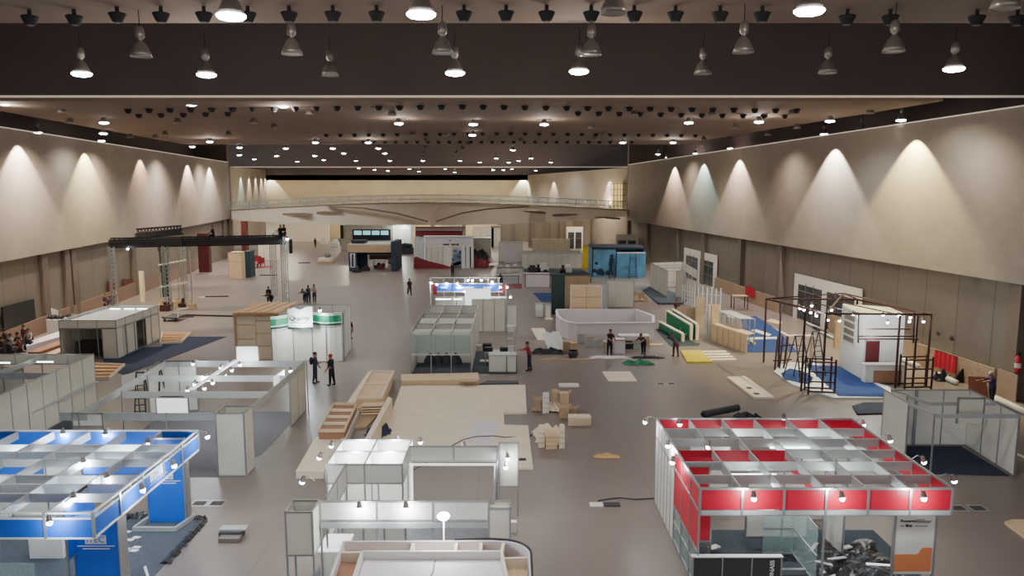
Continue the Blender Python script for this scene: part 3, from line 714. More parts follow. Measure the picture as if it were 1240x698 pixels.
# base tray of back column
g=MB()
for a,c in(((-12.1,23.3),(-10.75,23.3)),((-10.75,23.3),(-10.55,24.3)),((-12.1,23.3),(-11.95,24.3)),((-11.95,24.3),(-10.55,24.3))): g.bar((*a,.09),(*c,.09),.08,.14)
g.build('base_tray',MATS['beamgrey'],T)
MB().box(-14.3,21.5,0,-13.3,21.95,1.0).build('cabinet',MATS['white'],T,bevel=.01)
MB().box(-18.5,19.0,0,-16.4,19.5,1.0).build('cabinet',MATS['white'],T,bevel=.01)
MB().vpanel([(-14.3,19.1,.0,1.1),(-12.6,19.1,0,1.1)],.02).build('glass_panel',MATS['glass'],T); MB().vpanel([(-18.5,18.6,.0,1.1),(-14.4,18.6,0,1.1)],.02).build('glass_panel',MATS['glass'],T)
b.wall(-17.8,y1-.3,-14.2,y1-.3,0,2.2,3,'white')
for p,q in(((-13.9,21.5,2.55),(-12.7,21.5,2.55)),((-12.6,22.6,2.55),(-11.4,22.6,2.55)),((-16,22.9,2.55),(-15,22.9,2.55)),((-15.5,20.6,2.55),(-14.6,20.6,2.55)),((-17.5,21.6,2.55),(-16.7,21.6,2.55))): b.tube(p,q)
for a,c in((-12,20.2),(-12.2,22.8),(-15,20.5),(-15.5,23)): light('POINT',a,c,2.45,80,(.85,.95,1),.2)
slab('carpet','dark grey carpet with curled edges under and right of the blue booth','carpet',[(0,700),(0,640),(60,632),(143,632),(165,626),(248,626),(236,645),(188,697),(170,720),(0,760)],0.002,.012,'carpetgrey')
def curl(label,pts,wd,hh,seed,mm='plastic',name='plastic_sheet'):
    r=random.Random(seed); P=[Vector((*G(*p),0)) for p in pts]; Q=[]
    for a,c in zip(P,P[1:]):
        for k in range(10): Q.append(a.lerp(c,k/10))
    Q.append(P[-1]); vs=[];fs=[]; n=6
    for i,q in enumerate(Q):
        d=(Q[min(i+1,len(Q)-1)]-Q[max(i-1,0)]).normalized(); nn=Vector((-d.y,d.x,0)); w_=wd*r.uniform(.6,1.1); z_=hh*r.uniform(.5,1.1)
        for k in range(n):
            u=k/(n-1)-.5; vs.append(tuple(q+nn*(u*w_+r.uniform(-.03,.03))+Vector((0,0,.014+z_*max(0,1-4*u*u)*(1 if k%2 else .6)))))
    for i in range(len(Q)-1):
        for k in range(n-1): fs.append((i*n+k,(i+1)*n+k,(i+1)*n+k+1,i*n+k+1))
    return tag(MB().add(vs,fs).build(name,MATS[mm],None),label,'plastic sheet')
curl('rumpled black sheet edge along the back of the blue booth carpet',[(143,628),(165,626),(185,626)],.5,.14,11)
curl('rumpled black sheet along the right edge of the blue booth carpet',[(230,628),(247,629),(240,640),(222,660),(200,684)],.32,.12,12)
for i,(px,py) in enumerate(((154,645),(166,642),(157,655),(165,652),(165,664),(153,666),(162,668))):
    x,y=G(px,py); tag(MB().prism([(x-.12,y-.06),(x+.1,y-.08),(x+.14,y+.05),(x-.08,y+.08)],.014,.03).build('paper_scrap',MATS['white']),'small white scrap on the grey carpet by the blue columns, %s from the back'%ORD[i],'scrap')
slab('board_offcut','short white strip standing at the bottom of the grey carpet','strip',[(174,688),(177,687),(181,700),(178,701)],.014,.05,'white')
spots('the front fascia of the blue booth, counted from left',[(x0+MX*2.2,y0-.05,h,.1,-.35),(x1-MX*1.0,y0-.03,h,.3,-.3)],45,1)
spots('the right fascia of the blue booth, counted from the front',[(x1,y0+2.0,h-.1,.3,-.1),(x1,y0+3.9,h-.1,.35,-.15),(x1,y1-.3,h,.4,-.05)],45,1)
spots('the back rail of the blue booth, counted from left',[(x0+3.3*MX,y1,h,0,-.1),(x0+4.6*MX,y1,h,-.1,-.15),(x0+6.1*MX,y1-.8,h,-.1,-.2)],30,1)
spots('the inner beams of the blue booth, counted from the front',[(x1-MX,y0+1.3,h,.1,-.2),(x1-.9*MX,y0+2.4,h,.1,.1),(x1-2*MX,y0+3.6,h,.1,.1)],30,1)
# ---------------------------------------------------------------- C  white booth, centre foreground
b=Booth('exhibition_booth','white shell booth with a four-cell room and two hanging fascia walls, centre foreground','booth',-2.9,22); T=b.T
h=2.5
for y in(22.65,23.8,24.95):
    b.wall(-5.7 if y>22.7 else -5.7,y,-3.37,y,(.0 if y>24 else 1.85),h,2,'white')
b.wall(-5.7,22.65,-5.7,24.95,0,h,2,'white'); b.wall(-3.37,22.65,-3.37,24.95,1.85,h,2,'white'); b.wall(-4.53,22.65,-4.53,24.95,1.9,h,2,'white')
b.wall(-5.1,20.1,-5.1,22.65,1.75,h,2,'white'); b.wall(-4.5,22.62,-3.4,22.62,0,1.0,1,'white')
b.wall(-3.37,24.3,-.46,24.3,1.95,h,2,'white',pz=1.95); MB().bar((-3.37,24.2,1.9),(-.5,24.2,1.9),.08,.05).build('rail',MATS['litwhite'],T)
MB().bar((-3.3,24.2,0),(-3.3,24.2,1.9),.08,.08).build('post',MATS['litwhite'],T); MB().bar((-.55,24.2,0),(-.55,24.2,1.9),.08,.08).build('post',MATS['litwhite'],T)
b.wall(-.5,19.9,-.46,24.3,2.2,h,3,'white')
b.wall(-.42,24.5,.2,24.5,1.0,2.55,1,'cream')
# front fascia and side columns
b.wall(-5.2,19.87,-.63,19.87,1.92,h,3,['white','white','white'],pz=0)
MB().box(-5.2,19.8,1.75,-.63,19.95,1.9).build('fascia_strip',MATS['beamgrey'],T)
for (xa,xb,ya,yb,z0) in((-5.95,-5.25,19.2,19.95,1.25),(-.62,-.05,19.4,19.9,0)):
    b.wall(xa,ya,xb,ya,z0,h,1,'cream'); b.wall(xb,ya,xb,yb,z0,h,1,'cream'); b.wall(xa,yb,xb,yb,z0,h,1,'white'); b.wall(xa,ya,xa,yb,z0,h,1,'cream')
MB().box(-.62,19.4,2.35,-.05,19.9,2.4).build('column_cap',MATS['cream'],T)
b.wall(-5.1,21.9,-3.2,21.9,0,1.0,3,'white')
b.box(-5.3,20.0,0,-4.6,20.95,1.0,'white','low_counter'); 
MB().box(-5.34,19.97,.98,-4.56,20.98,1.03).build('countertop',MATS['litwhite'],T)  # glowing white paints the top as brightly lit
for i in range(2): MB().box(-5.28+.35*i,19.98,.05,-4.97+.35*i,20.0,.95).build('front_panel',MATS['cream'],T)
spots('the front fascia of the white centre booth, counted from left',[(-4.15,19.85,h-.02,.05,-.2),(-2.9,19.85,h-.02,.05,-.2)],60,1)
spots('the rear parts of the white centre booth, counted from left',[(-5.7,21.3,h,-.35,.1),(-5.7,23.3,h,-.35,.1),(-5.7,24.3,h,-.25,.2),(-3.9,24.95,h,0,.2),(-3.2,24.8,h,.1,.1),(-1.6,24.3,h,0,.15),(-.2,24.5,h-.3,.05,-.3),(-.2,24.5,h-.6,-.0,-.3)],40,2)
light('POINT',-4.0,23.3,2.3,110,(.9,1,1),.1); light('POINT',-5.1,24.4,2.3,110,(.9,1,1),.1)
light('POINT',-4.0,24.4,2.3,80,(.9,1,1),.1); light('POINT',-5.1,23.3,2.3,80,(.9,1,1),.1)
slab('carpet','blue grey carpet under the white centre booth','carpet',[(-5.6,18.4),(-.6,18.4),(-.6,25.2),(-5.6,25.2)],.002,.012,'carpetpale',px=False)
# hollow curved wooden wall at the bottom
t=thing('curved_wall_unit','open-topped hollow plywood wall with a rounded white corner at the bottom centre','wall unit',-2,16.8)
def arc(cx,cy,r,a0,a1,n=8): return [(cx+r*math.cos(math.radians(lerp(a0,a1,i/n))),cy+r*math.sin(math.radians(lerp(a0,a1,i/n)))) for i in range(n+1)]
zt=2.4
outer=[(-4.0,15.9),(-4.1,17.7)]+arc(-.3,17.0,.72,90,0)+[(.42,15.9)]
inner=[(-3.5,15.9),(-3.55,17.2)]+[(-.25,17.2),(-.1,15.9)]
MB().vpanel([(x,y,0,zt) for x,y in outer],.06).build('outer_skin',MATS['lavender'],t)
MB().vpanel([(x,y,0,zt) for x,y in inner],.06).build('inner_skin',MATS['white'],t)
for (a,c) in(((-2.4,17.2),(-2.4,17.7)),((-1.35,17.2),(-1.35,17.7)),((-.75,17.2),(-.75,17.72)),((-.25,17.2),(-.2,17.7)),((-.2,16.9),(.35,16.95)),((-4.1,17.2),(-3.6,17.2))):
    MB().vpanel([(*a,.3,zt-.03),(*c,.3,zt-.03)],.07).build('divider',MATS['plypale'],t)
for i,(xa,xb,mm) in enumerate(((-4.1,-2.43,'ply'),(-2.37,-1.38,'ply'),(-1.32,-.78,'ply'),(-.72,-.28,'plyred'))): MB().box(xa,17.23,zt-.35,xb,17.67,zt-.3).build('filler_board',MATS[mm],t)
MB().prism([(-4.06,15.9),(-3.55,15.9),(-3.6,17.15),(-4.1,17.15)],zt-.3,zt-.25).build('filler_board',MATS['plyred'],t); MB().prism([(-.05,15.9),(.36,15.9),(.36,16.9),(-.18,17.1)],zt-.3,zt-.25).build('filler_board',MATS['timber'],t)
MB().prism([(-3.46,15.9),(-.14,15.9),(-.28,17.15),(-3.5,17.15)],zt-.25,zt-.2).build('top_panel',MATS['lavender'],t)
m=MB(); pp=[(-1.4,17.76,zt+.02),(-.6,17.78,zt+.03),(-.2,17.75,zt+.02)]+[(x+.03,y+.03,zt+.02) for x,y in arc(-.3,17.0,.72,80,0)]+[(.45,15.9,zt)]
for a,c in zip(pp,pp[1:]): m.cyl(a,c,.03,n=6,cap=False)
tag(m.build('power_cable',MATS['black'],None,smooth=True),'black cable lying along the rounded edge of the curved wall unit','cable')
m=MB(); pts=[(-2.0+.25*math.sin(i*.5)*.3+.03*i,16.0+.12*i,zt-.18+.02*math.sin(i)) for i in range(10)]
for a,c in zip(pts,pts[1:]): m.cyl((a[0],a[1],zt-.18),(c[0],c[1],zt-.18),.014,n=5,cap=False)
tag(m.build('power_cable',MATS['charcoal'],None),'thin grey cable looping over the lavender top of the curved wall unit','cable')
t=thing('stand_light','bright round light on a thin white stick on the curved wall unit','lamp',-1.66,17.72,zt)
MB().cyl((0,0,0),(0,0,.55),.018,n=8).build('pole',MATS['litwhite'],t,local=True)
MB().lathe((0,0,.55),[(.03,0),(.12,.02),(.16,.08),(.12,.14),(.03,.16)],14).build('lamp_head',MATS['bulb'],t,local=True,smooth=True)
light('POINT',-1.66,17.55,zt+.6,90,(.9,.97,1),.15)
x,y=G(621,644); tag(MB().box(x-.12,y-.1,0,x+.12,y+.1,.35).build('small_box',MATS['white'],None,bevel=.01),'small white box on the floor right of the white centre booth','box')
# ---------------------------------------------------------------- D  white open booth, left middle
b=Booth('exhibition_booth','white open-beam shell booth with a square pillar, left of the wood stacks','booth',-13.2,32); T=b.T
h=2.5
for(xa,ya,xb,yb) in((-11.15,28.0,-10.1,28.0),(-10.1,28.0,-10.1,28.95),(-11.15,28.95,-10.1,28.95),(-11.15,28.0,-11.15,28.95)): b.wall(xa,ya,xb,yb,0,h,1,'cream')
b.beam(-10.1,28.95,-10.1,36.6,h,.32); b.beam(-17.1,36.6,-10.1,36.6,h,.3,'beamgrey'); b.beam(-16.3,33.7,-10.1,33.7,h,.28,'beamwhite'); b.beam(-16.2,31,-10.1,31,h,.28,'beamwhite')
b.beam(-17.0,28.0,-11.15,28.0,h,.3); b.beam(-16.9,36.6,-16.3,28,h,.3)
b.wall(-10.12,34.0,-10.12,36.6,0,h,2,'cream'); b.post(-9.9,36.2,0,h)
b.wall(-17.1,36.6,-15.4,36.6,0,h,2,'white'); b.wall(-17.1,35.2,-17.1,36.6,0,h,1,'cream')
b.wall(-16.55,28.0,-15.4,27.98,1.95,h,1,'white'); b.post(-13.0,28,0,h)
b.wall(-14.6,31,-13.6,31.0,1.2,2.3,1,'cream',posts=False)
for x,y in((-16.3,28),(-16.2,31),(-16.4,33.7)): b.post(x,y,0,h)
slab('carpet','blue grey carpet under the open-beam white booth','carpet',[(-16.4,27.9),(-11.2,27.9),(-10.3,30.5),(-10.3,36.4),(-16.9,36.4)],.002,.012,'carpetpale',px=False)
for i,(xa,xb,y,z0,z1,nm) in enumerate(((-13.35,-12.15,28.0,2.5,3.05,'front'),(-13.4,-12.35,36.6,2.5,3.2,'back'))):
    t=thing('name_board','white lit name board standing on the %s beam of the open-beam white booth'%nm,'sign',(xa+xb)/2,y,z0)
    MB().box(xa,y-.02,z0,xb,y+.02,z1).build('board',MATS['litwhite'],t)
    for x in(xa,xb): MB().box(x-.02,y-.03,z0-.05,x+.02,y+.03,z1+.02).build('post',MATS['alu'],t)
t=thing('name_board','small white name board on the right beam of the open-beam white booth','sign',-10.1,34.0,2.4)
MB().vpanel([(-10.5,33.0,1.9,2.6),(-10.45,34.4,1.9,2.6)],.03).build('board',MATS['litwhite'],t)
t=thing('light_bar','slanting bright light rail running across the open-beam white booth','light rail',-13.35,33.9,2.5)
MB().bar((-13.35,31.2,2.55),(-13.4,36.5,2.55),.16,.06).build('rail',MATS['litwhite'],t)
spots('the light rail of the open-beam booth, counted front to back',[(-13.35,31.3,2.55,-.2,0),(-13.35,31.6,2.55,.3,0),(-13.35,32.3,2.55,-.3,0),(-13.35,32.5,2.55,.3,0),(-13.35,33.6,2.55,-.35,0),(-13.35,33.8,2.55,.35,0),(-13.35,34.8,2.55,.3,0),(-13.35,35.3,2.55,-.3,0),(-13.35,35.9,2.55,.3,0),(-13.35,36.2,2.55,-.2,0)],34,2)
spots('the right name board of the open-beam white booth',[(-10.3,34.6,2.6,.1,-.1)],34,1)
spots('the left end board of the open-beam white booth',[(-15.0,36.0,2.6,-.2,-.1)],20,1)
def ladder(label,x,y,h=2.2,rz=0,m='charcoal',group=None,w=.5,spread=.9):
    t=thing('step_ladder',label,'ladder',x,y,0,rz,group)
    for s in(-1,1):
        MB().bar((s*w/2,-spread/2,0),(s*w/2*.7,-.02,h),.045,.07).build('rail',MATS[m],t,local=True)
        MB().bar((s*w/2,spread/2,0),(s*w/2*.7,.02,h),.04,.05).build('rear_leg',MATS[m],t,local=True)
    n=int(h/.3)
    for i in range(1,n):
        z=i*.3; f=z/h; ww=w/2*(1-.3*f); yy=-spread/2*(1-f)
        MB().box(-ww,yy-.05,z-.015,ww,yy+.05,z+.015).build('step',MATS[m],t,local=True)
    MB().box(-w*.38,-.08,h-.02,w*.38,.08,h+.03).build('top_cap',MATS[m],t,local=True)
    return t
x,y=G(173,503); ladder('dark step ladder standing open inside the open-beam white booth, left one','0' and x,y,2.1,.2)
x,y=G(193,499); ladder('dark step ladder inside the open-beam white booth, right one behind the lit board',x,y,2.3,-.1)
# ---------------------------------------------------------------- E1 / E2 left white booths
b=Booth('exhibition_booth','pale shell booth with tall white side panels at the left edge of the frame','booth',-23.5,34); T=b.T
b.wall(-20.9,30.0,-21.2,38.1,0,2.5,7,'cream'); b.wall(-26.5,38.1,-21.2,38.1,1.95,2.5,4,'cream'); b.beam(-26.5,34.2,-21.1,34.2,2.5,.3); b.wall(-26.5,32.3,-26.5,38.1,0,2.5,5,'cream'); b.beam(-26,30,-20.9,30,2.5,.3,'beamgrey')
b.beam(-23.6,30,-23.6,38.1,2.5,.25); b.wall(-26.5,36.2,-23.6,36.2,0,2.3,3,'cream')
MB().box(-21.08,30.0,1.05,-20.98,38,1.15).build('rail',MATS['beamgrey'],T)
for p,q in(((-25.5,36.8,2.35),(-24.6,36.8,2.35)),((-23.4,37.0,2.35),(-22.6,37.0,2.35)),((-25.2,33.4,2.35),(-24.2,33.4,2.35))): b.tube(p,q)
t=thing('display_table','long blue-topped white counter inside the leftmost pale booth','table',-23,33.5)
MB().box(-24.9,33.0,0,-21.6,34.0,.95).build('front_panel',MATS['cream'],t); MB().box(-24.95,32.95,.95,-21.55,34.05,1.0).build('tabletop',MATS['blue'],t)
for i in range(5): MB().box(-24.9+.8*i,32.97,0,-24.87+.8*i,33.0,.95).build('post',MATS['alu'],t)
sheet('plastic_bundle','heap of clear crumpled plastic at the floor of the leftmost pale booth','bundle',-23.6,31.0,1.6,1.3,.8,'clear',21,14)
slab('carpet','grey carpet under the leftmost pale booth','carpet',[(-26.3,29.5),(-18.8,29.5),(-20.6,36),(-26.3,38)],.002,.012,'carpetgrey',px=False)
b=Booth('exhibition_booth','pale shell booth with a boxed fascia and square corner column, upper left','booth',-26.5,50.5); T=b.T
b.wall(-28.7,47.9,-25.1,47.9,1.95,2.5,3,'cream'); b.wall(-25.1,47.9,-25.2,54.0,1.95,2.5,5,'cream'); b.wall(-28.7,54,-25.2,54,0,2.5,3,'cream'); b.wall(-28.7,47.9,-28.7,54,0,2.5,5,'cream')
b.wall(-25.2,52.0,-25.22,54.0,0,1.95,1,'cream'); b.wall(-25.18,48.0,-25.2,52.0,0,1.95,3,'cream',skip=(2,))
for(xa,ya,xb,yb) in((-26.0,47.9,-25.1,47.9),(-25.1,47.9,-25.1,48.7),(-26.0,48.7,-25.1,48.7),(-26.0,47.9,-26.0,48.7)): b.wall(xa,ya,xb,yb,0,2.0,1,'cream')
MB().box(-28.6,48.0,2.3,-25.2,53.9,2.33).build('roof_mesh',MATS['beamgrey'],T)
for p,q in(((-28.2,53.2,2.38),(-27.5,53.2,2.38)),((-27.2,53.2,2.38),(-26.5,53.2,2.38)),((-26.3,53.2,2.38),(-25.6,53.2,2.38))): b.tube(p,q)
b.box(-28.3,49,0,-26.3,49.8,.9,'charcoal','low_counter')
slab('carpet','large dark blue grey carpet spread between the two left white booths','carpet',[(150,455),(275,408),(200,408),(196,420),(120,424),(128,445)],.002,.012,'carpetnavy')
# open wooden trays on the floor
def tray(label,P,m1='plyorange',hgt=.18,slats=3):
    q=[G(*p) for p in P]; cx=sum(a[0] for a in q)/4; cy=sum(a[1] for a in q)/4
    t=thing('timber_pallet',label,'pallet',cx,cy)
    MB().prism(q,0.01,.03).build('base_board',MATS[m1],t)
    for i in range(4):
        a,c=q[i],q[(i+1)%4]; MB().vpanel([(*a,0,hgt),(*c,0,hgt)],.06).build('side_board',MATS['plypale'],t)
    for k in range(1,slats+1):
        f=k/(slats+1); a=(lerp(q[0][0],q[3][0],f),lerp(q[0][1],q[3][1],f)); c=(lerp(q[1][0],q[2][0],f),lerp(q[1][1],q[2][1],f))
        MB().vpanel([(*a,.02,hgt-.02),(*c,.02,hgt-.02)],.05).build('batten',MATS['ply'],t)
    return t
tray('open orange wooden frame on the floor right of the leftmost pale booth',[(103,461),(132,460),(151,444),(103,443)])
tray('small open orange wooden frame beside the boxed pale booth',[(194,417),(220,416),(231,405),(197,405)])
x,y=G(148,475); tag(MB().vpanel([(x,y,.0,.9),(x+1.3,y+2.2,0,.9)],.04).build('partition_screen',MATS['white'],None),'small white panel standing upright behind the orange wooden frame','panel')
# long boards stacked near left wall
for i,(P,z,m_) in enumerate((([(12,428),(26,428),(92,408),(72,407)],.35,'lavender'),([(34,430),(48,430),(104,410),(94,408)],.2,'plyred'),([(55,432),(66,432),(113,412),(105,410)],.15,'ply'),([(70,432),(80,431),(120,413),(114,412)],.1,'plyred'))):
    slab('long_board',['pale pink thick board, leftmost of the long boards by the left wall','red-brown long board second from left in the stack by the left wall','tan long board third from left in the stack by the left wall','red-brown long board nearest the boxed booth by the left wall'][i],'board',P,0,z,m_,'long boards lying by the left wall')
x0_,x1_,y0_,y1_=pxbox(57,73,405,1.0); t=thing('crate','white box holding dark odds and ends by the left wall','crate',(x0_+x1_)/2,y0_)
MB().box(x0_,y0_,0,x1_,y1_,1.1).build('body',MATS['white'],t,bevel=.02); 
m=MB()
for i in range(6): m.ball((lerp(x0_,x1_,.1+.16*i),y0_+.3+.1*(i%2),1.2),.16+.04*(i%3),8)
m.build('contents',MATS['black'],t)
MB().vpanel([(x0_+.2,y0_+.4,1.1,1.9),(x0_+.6,y0_+.6,1.1,1.7)],.04).build('paper',MATS['white'],t)
for i,(px,py,s_) in enumerate(((88,383,.5),(101,380,.3),(135,375,.35))):
    x,y=G(px,py+10); tag(MB().ball((x,y,s_*.8),s_,10,sx=1.3).ball((x+s_,y,s_*.5),s_*.6,8).build('dark_bag',MATS['black'],None),['black bundle behind the boxed pale booth, left one','small black bundle behind the boxed pale booth, middle one','low black bundle behind the boxed pale booth, right one'][i],'bag')
# ---------------------------------------------------------------- F  green sign booth
t=thing('storage_box','tall plywood box with square framed panels left of the green booth','wooden box',-16.2,49); 
zt=HZ(379,47.4); xa,xb=-17.35,-14.75
MB().box(xa,47.4,0,xb,50.6,zt-.15).build('carcass',MATS['ply'],t)
for c in range(2):
    zz=[0.1,.95,1.75,2.55] if c else [0.1,.55,1.4,2.3]
    xl=xa+.12+c*1.22; zz=[z for z in zz if z<zt-.5]+[zt-.2]
    for z0,z1 in zip(zz,zz[1:]):
        MB().box(xl,47.36,z0+.04,xl+1.14,47.4,z1-.04).build('panel',MATS['plypale'],t)
g=MB(); g.box(xa-.06,47.3,0,xa+.06,47.42,zt).box(xb-.06,47.3,0,xb+.06,47.42,zt).box(xa-.06,47.28,zt-.16,xb+.06,47.42,zt); g.build('frame',MATS['timber'],t)
MB().box(xa-.1,47.25,zt-.08,xb+.2,51.8,zt).build('roof_board',MATS['plyorange'],t)
for i in range(4): MB().bar((xa+.3+.7*i,47.4,zt+.04),(xa+.9+.6*i,51.6,zt+.04),.1,.06).build('batten',MATS['plypale'],t)
b=Booth('exhibition_booth','white booth with a wavy green fascia and lit front wall','booth',-12.7,49); T=b.T
zt=HZ(378,47.3)
def gy(x):
    f=(x+14.6)/4.0
    return 47.25-1.5*max(0,1-f*3.2)-.28*math.sin(f*math.pi*3.2)
pl=[(-14.6+4.0*i/16,gy(-14.6+4.0*i/16)) for i in range(17)]
for i in range(4): MB().vpanel([(x,y+.15,0,zt-.75) for x,y in pl[i*4:i*4+5]],.05).build('wall_panel',MATS['white'],T)
for i in range(0,17,4): MB().box(pl[i][0]-.03,pl[i][1]+.08,0,pl[i][0]+.03,pl[i][1]+.16,zt-.05).build('post',MATS['alu'],T)
MB().vpanel([(x,y+.12,zt-.95,zt-.9) for x,y in pl],.06).build('rail',MATS['alu'],T)
MB().vpanel([(x,y,zt-.72,zt-.08) for x,y in pl],.06).build('green_fascia',MATS['green'],T)
for z in(zt-.06,zt-.16,zt-.64): MB().vpanel([(x,y-.03,z-.03,z+.03) for x,y in pl],.05).build('fascia_rail',MATS['beamwhite'],T)
MB().vpanel([(x,y+.02,zt-.82,zt-.73) for x,y in pl],.08).build('fascia_foot',MATS['darkgreen'],T)
b.wall(-14.6,47.3,-14.4,51,0,zt-.1,3,'white'); b.wall(-10.6,47.1,-10.9,51,0,zt-.1,3,'white'); b.wall(-14.4,51,-10.9,51,0,zt-.1,3,'white')
slab('carpet','green carpet edge showing right of the green booth','carpet',[(413,437),(424,427),(418,424),(408,430)],.002,.012,'green')
t=thing('name_board','curved white Quality sign board mounted over the green fascia','sign',-13.0,46.9,zt-.8)
cp=[(-13.75+1.5*i/8,46.5-.18*math.sin(math.pi*i/8)) for i in range(9)]
tops=[1.12,1.16,1.25,1.2,1.12,1.16,1.28,1.3,1.27]
m=MB()
for i in range(8):
    a,c=cp[i],cp[i+1]; m.vpanel([(a[0],a[1],zt-.82,zt-.82+(tops[i])),(c[0],c[1],zt-.82,zt-.82+tops[i+1])],.05)
m.build('board',MATS['signwhite'],t)
text('Quality',t,face_front(-13.0,46.27,zt-.25),.40,'black',ext=.02)
MB().box(-13.45,46.26,zt-.52,-12.6,46.30,zt-.48).build('small_print',MATS['charcoal'],t)
MB().vpanel([(x,y-.0,zt-.9,zt-.8) for x,y in cp],.1).build('foot_strip',MATS['darkgreen'],t)
spots('the top right of the curved sign board',[(-12.0,46.7,zt+.3,.15,-.05)],60,1,s=1.4); light('POINT',-12.6,45.4,2.6,260,(.9,1,1),.2)  # the last point is an added fill for the booth's front wall
# ---------------------------------------------------------------- G  central row of white booths
b=Booth('exhibition_booth','pale shell booth with open glazed front bays in the middle of the hall','booth',-4,47); T=b.T
h=2.5
b.wall(-5.9,44.0,-2.4,44.0,2.44,2.5,3,'white',rails=False); b.beam(-5.9,44.0,-2.4,44.0,1.18,.06,'beamwhite'); 
b.wall(-5.9,43.98,-2.4,43.98,1.25,2.42,3,'glass',rails=False,nm='glass_panel',posts=False)
b.wall(-5.9,46.7,-2.4,46.7,0,h,3,'white'); b.wall(-5.9,50.5,-2.4,50.5,0,h,3,'white'); b.wall(-5.9,54.0,-2.4,54.0,1.9,h,3,'white')
b.wall(-5.9,44,-5.9,54,0,h,6,'veil'); b.wall(-2.4,44,-2.4,54,0,h,6,'white')
for yy in(44,46.7,50.5): b.beam(-5.9,yy,-5.9,yy+3.5,h,.2); b.beam(-4.75,yy,-4.75,yy+3.5,h,.2); b.beam(-3.55,yy,-3.55,yy+3.5,h,.2)
for i in range(3):
    xx=-5.85+1.17*i
    MB().add([(xx,46.7,2.3),(xx+1.1,46.7,2.3),(xx+1.1,48.9,2.45),(xx,48.9,2.45)],[(0,1,2,3)]).build('roof_panel',MATS['veil'],T)
    MB().add([(xx,44.1,2.3),(xx+1.1,44.1,2.3),(xx+1.1,45.4,2.4),(xx,45.4,2.4)],[(0,1,2,3)]).build('roof_panel',MATS['veil'],T)
b.wall(-3.0,57,-.5,57,0,h,3,'cream'); b.wall(-.5,57,-.45,60,0,h,2,'cream')
b.wall(-.4,57.3,.35,57.3,0,2.0,1,'white'); 
b.wall(.15,45.4,.15,50.0,.0,1.9,2,'veil')
slab('carpet','grey carpet inside the glazed bays of the middle pale booth','carpet',[(-5.9,44.0),(.3,44.0),(.3,50),(-5.9,50)],.002,.012,'carpetgrey',px=False)
for i,px in enumerate((521,531,541,552)):
    x,y=G(px,440); tag(MB().lathe((x,y,0),[(.42,0),(.38,.25),(.22,.5),(.06,.68),(.01,.7)],9).build('covered_pile',MATS['charcoal'],None,smooth=True),'dark cone-shaped pile inside the glazed booth, %s from left'%ORD[i],'pile','dark piles inside the glazed booth')
for i,(pa,pb) in enumerate(((592,613),(614,625))):
    xa,xb,ya,yb=pxbox(pa,pb,451,.9); t=thing('cabinet',['wide white counter cabinet at the right front of the middle pale booth','narrow white counter cabinet at the right corner of the middle pale booth'][i],'cabinet',(xa+xb)/2,ya)
    MB().box(xa,ya,.0,xb,yb,1.0).build('body',MATS['cream'],t,bevel=.01); MB().box(xa-.02,ya-.03,1.0,xb+.02,yb+.02,1.04).build('top',MATS['beamgrey'],t)
    MB().box(xa+.06,ya-.02,.08,xb-.06,ya,.92).build('door',MATS['white'],t)
xa,xb,ya,yb=pxbox(614,624,432,.4); t=thing('shelf_rack','narrow open white shelf rack behind the corner cabinet','shelf',(xa+xb)/2,ya)
for z in(.1,.6,1.1,1.6,1.95): MB().box(xa,ya,z,xb,yb,z+.04).build('shelf',MATS['cream'],t)
for x in(xa,xb): MB().box(x-.02,ya,0,x+.02,yb,2.0).build('side_panel',MATS['beamgrey'],t)
t=thing('table','low grey table with dark equipment behind the front cabinets','table',-1.0,46.8); 
MB().box(-1.7,46.4,.7,-.2,47.2,.74).build('tabletop',MATS['beamgrey'],t)
for x in(-1.65,-.25):
    for y in(46.45,47.15): MB().box(x-.03,y-.03,0,x+.03,y+.03,.7).build('leg',MATS['alu'],t)
for i,x in enumerate((-1.45,-.5)): tag(MB().box(x-.25,46.6,.74,x+.25,46.95,1.0).build('speaker_box',MATS['black'],None,bevel=.02),['left','right'][i]+' black box on the grey table in the middle pale booth','box')
for i,(px,py,mm) in enumerate(((577,421,'cream'),(590,421,'charcoal'),(587,434,'white'))):
    x,y=G(px,py+4); tag(MB().box(x-.3,y-.2,0,x+.3,y+.2,[.4,.5,.08][i]).build('carton',MATS[mm],None,bevel=.02),['small cream carton on the floor of the middle pale booth','dark carton beside the grey table in the middle pale booth','flat white carton on the floor before the table in the middle booth'][i],'carton')
x,y=G(501,437); tag(MB().box(x-.1,y-.1,1.0,x+.1,y+.1,1.4).box(x-.02,y-.02,0,x+.02,y+.02,1.0).build('post_light_box',MATS['white'],None),'small white box on a thin stick left of the middle pale booth','fitting')
# blue fascia lit booth behind
b=Booth('exhibition_booth','small booth with a long blue fascia between two red end panels and bright bulbs','booth',-3.5,62); T=b.T
d=60.0
def zz(py,d=d): return HZ(py,d)
xa,xb=XD(529,d,2.6),XD(604,d,2.6)
for u0,u1 in((0,.24),(.25,.66),(.67,1)): MB().box(lerp(xa,xb,u0),d,zz(353),lerp(xa,xb,u1),d+.06,zz(344)).build('fascia_panel',MATS['blue'],T)
g=MB()
for u,w_ in((.06,.1),(.3,.3),(.75,.14)): g.box(lerp(xa,xb,u),d-.02,zz(349.5),lerp(xa,xb,u+w_),d,zz(347.5))
g.build('fascia_print',MATS['beamwhite'],T)
MB().box(XD(524.5,d,2),d-.1,zz(357),xa,d+.4,zz(344)).build('end_panel',MATS['darkred'],T); MB().box(XD(600,d,2),d+.5,zz(357),XD(612,d,2),d+.6,zz(345)).build('end_panel',MATS['darkred'],T)
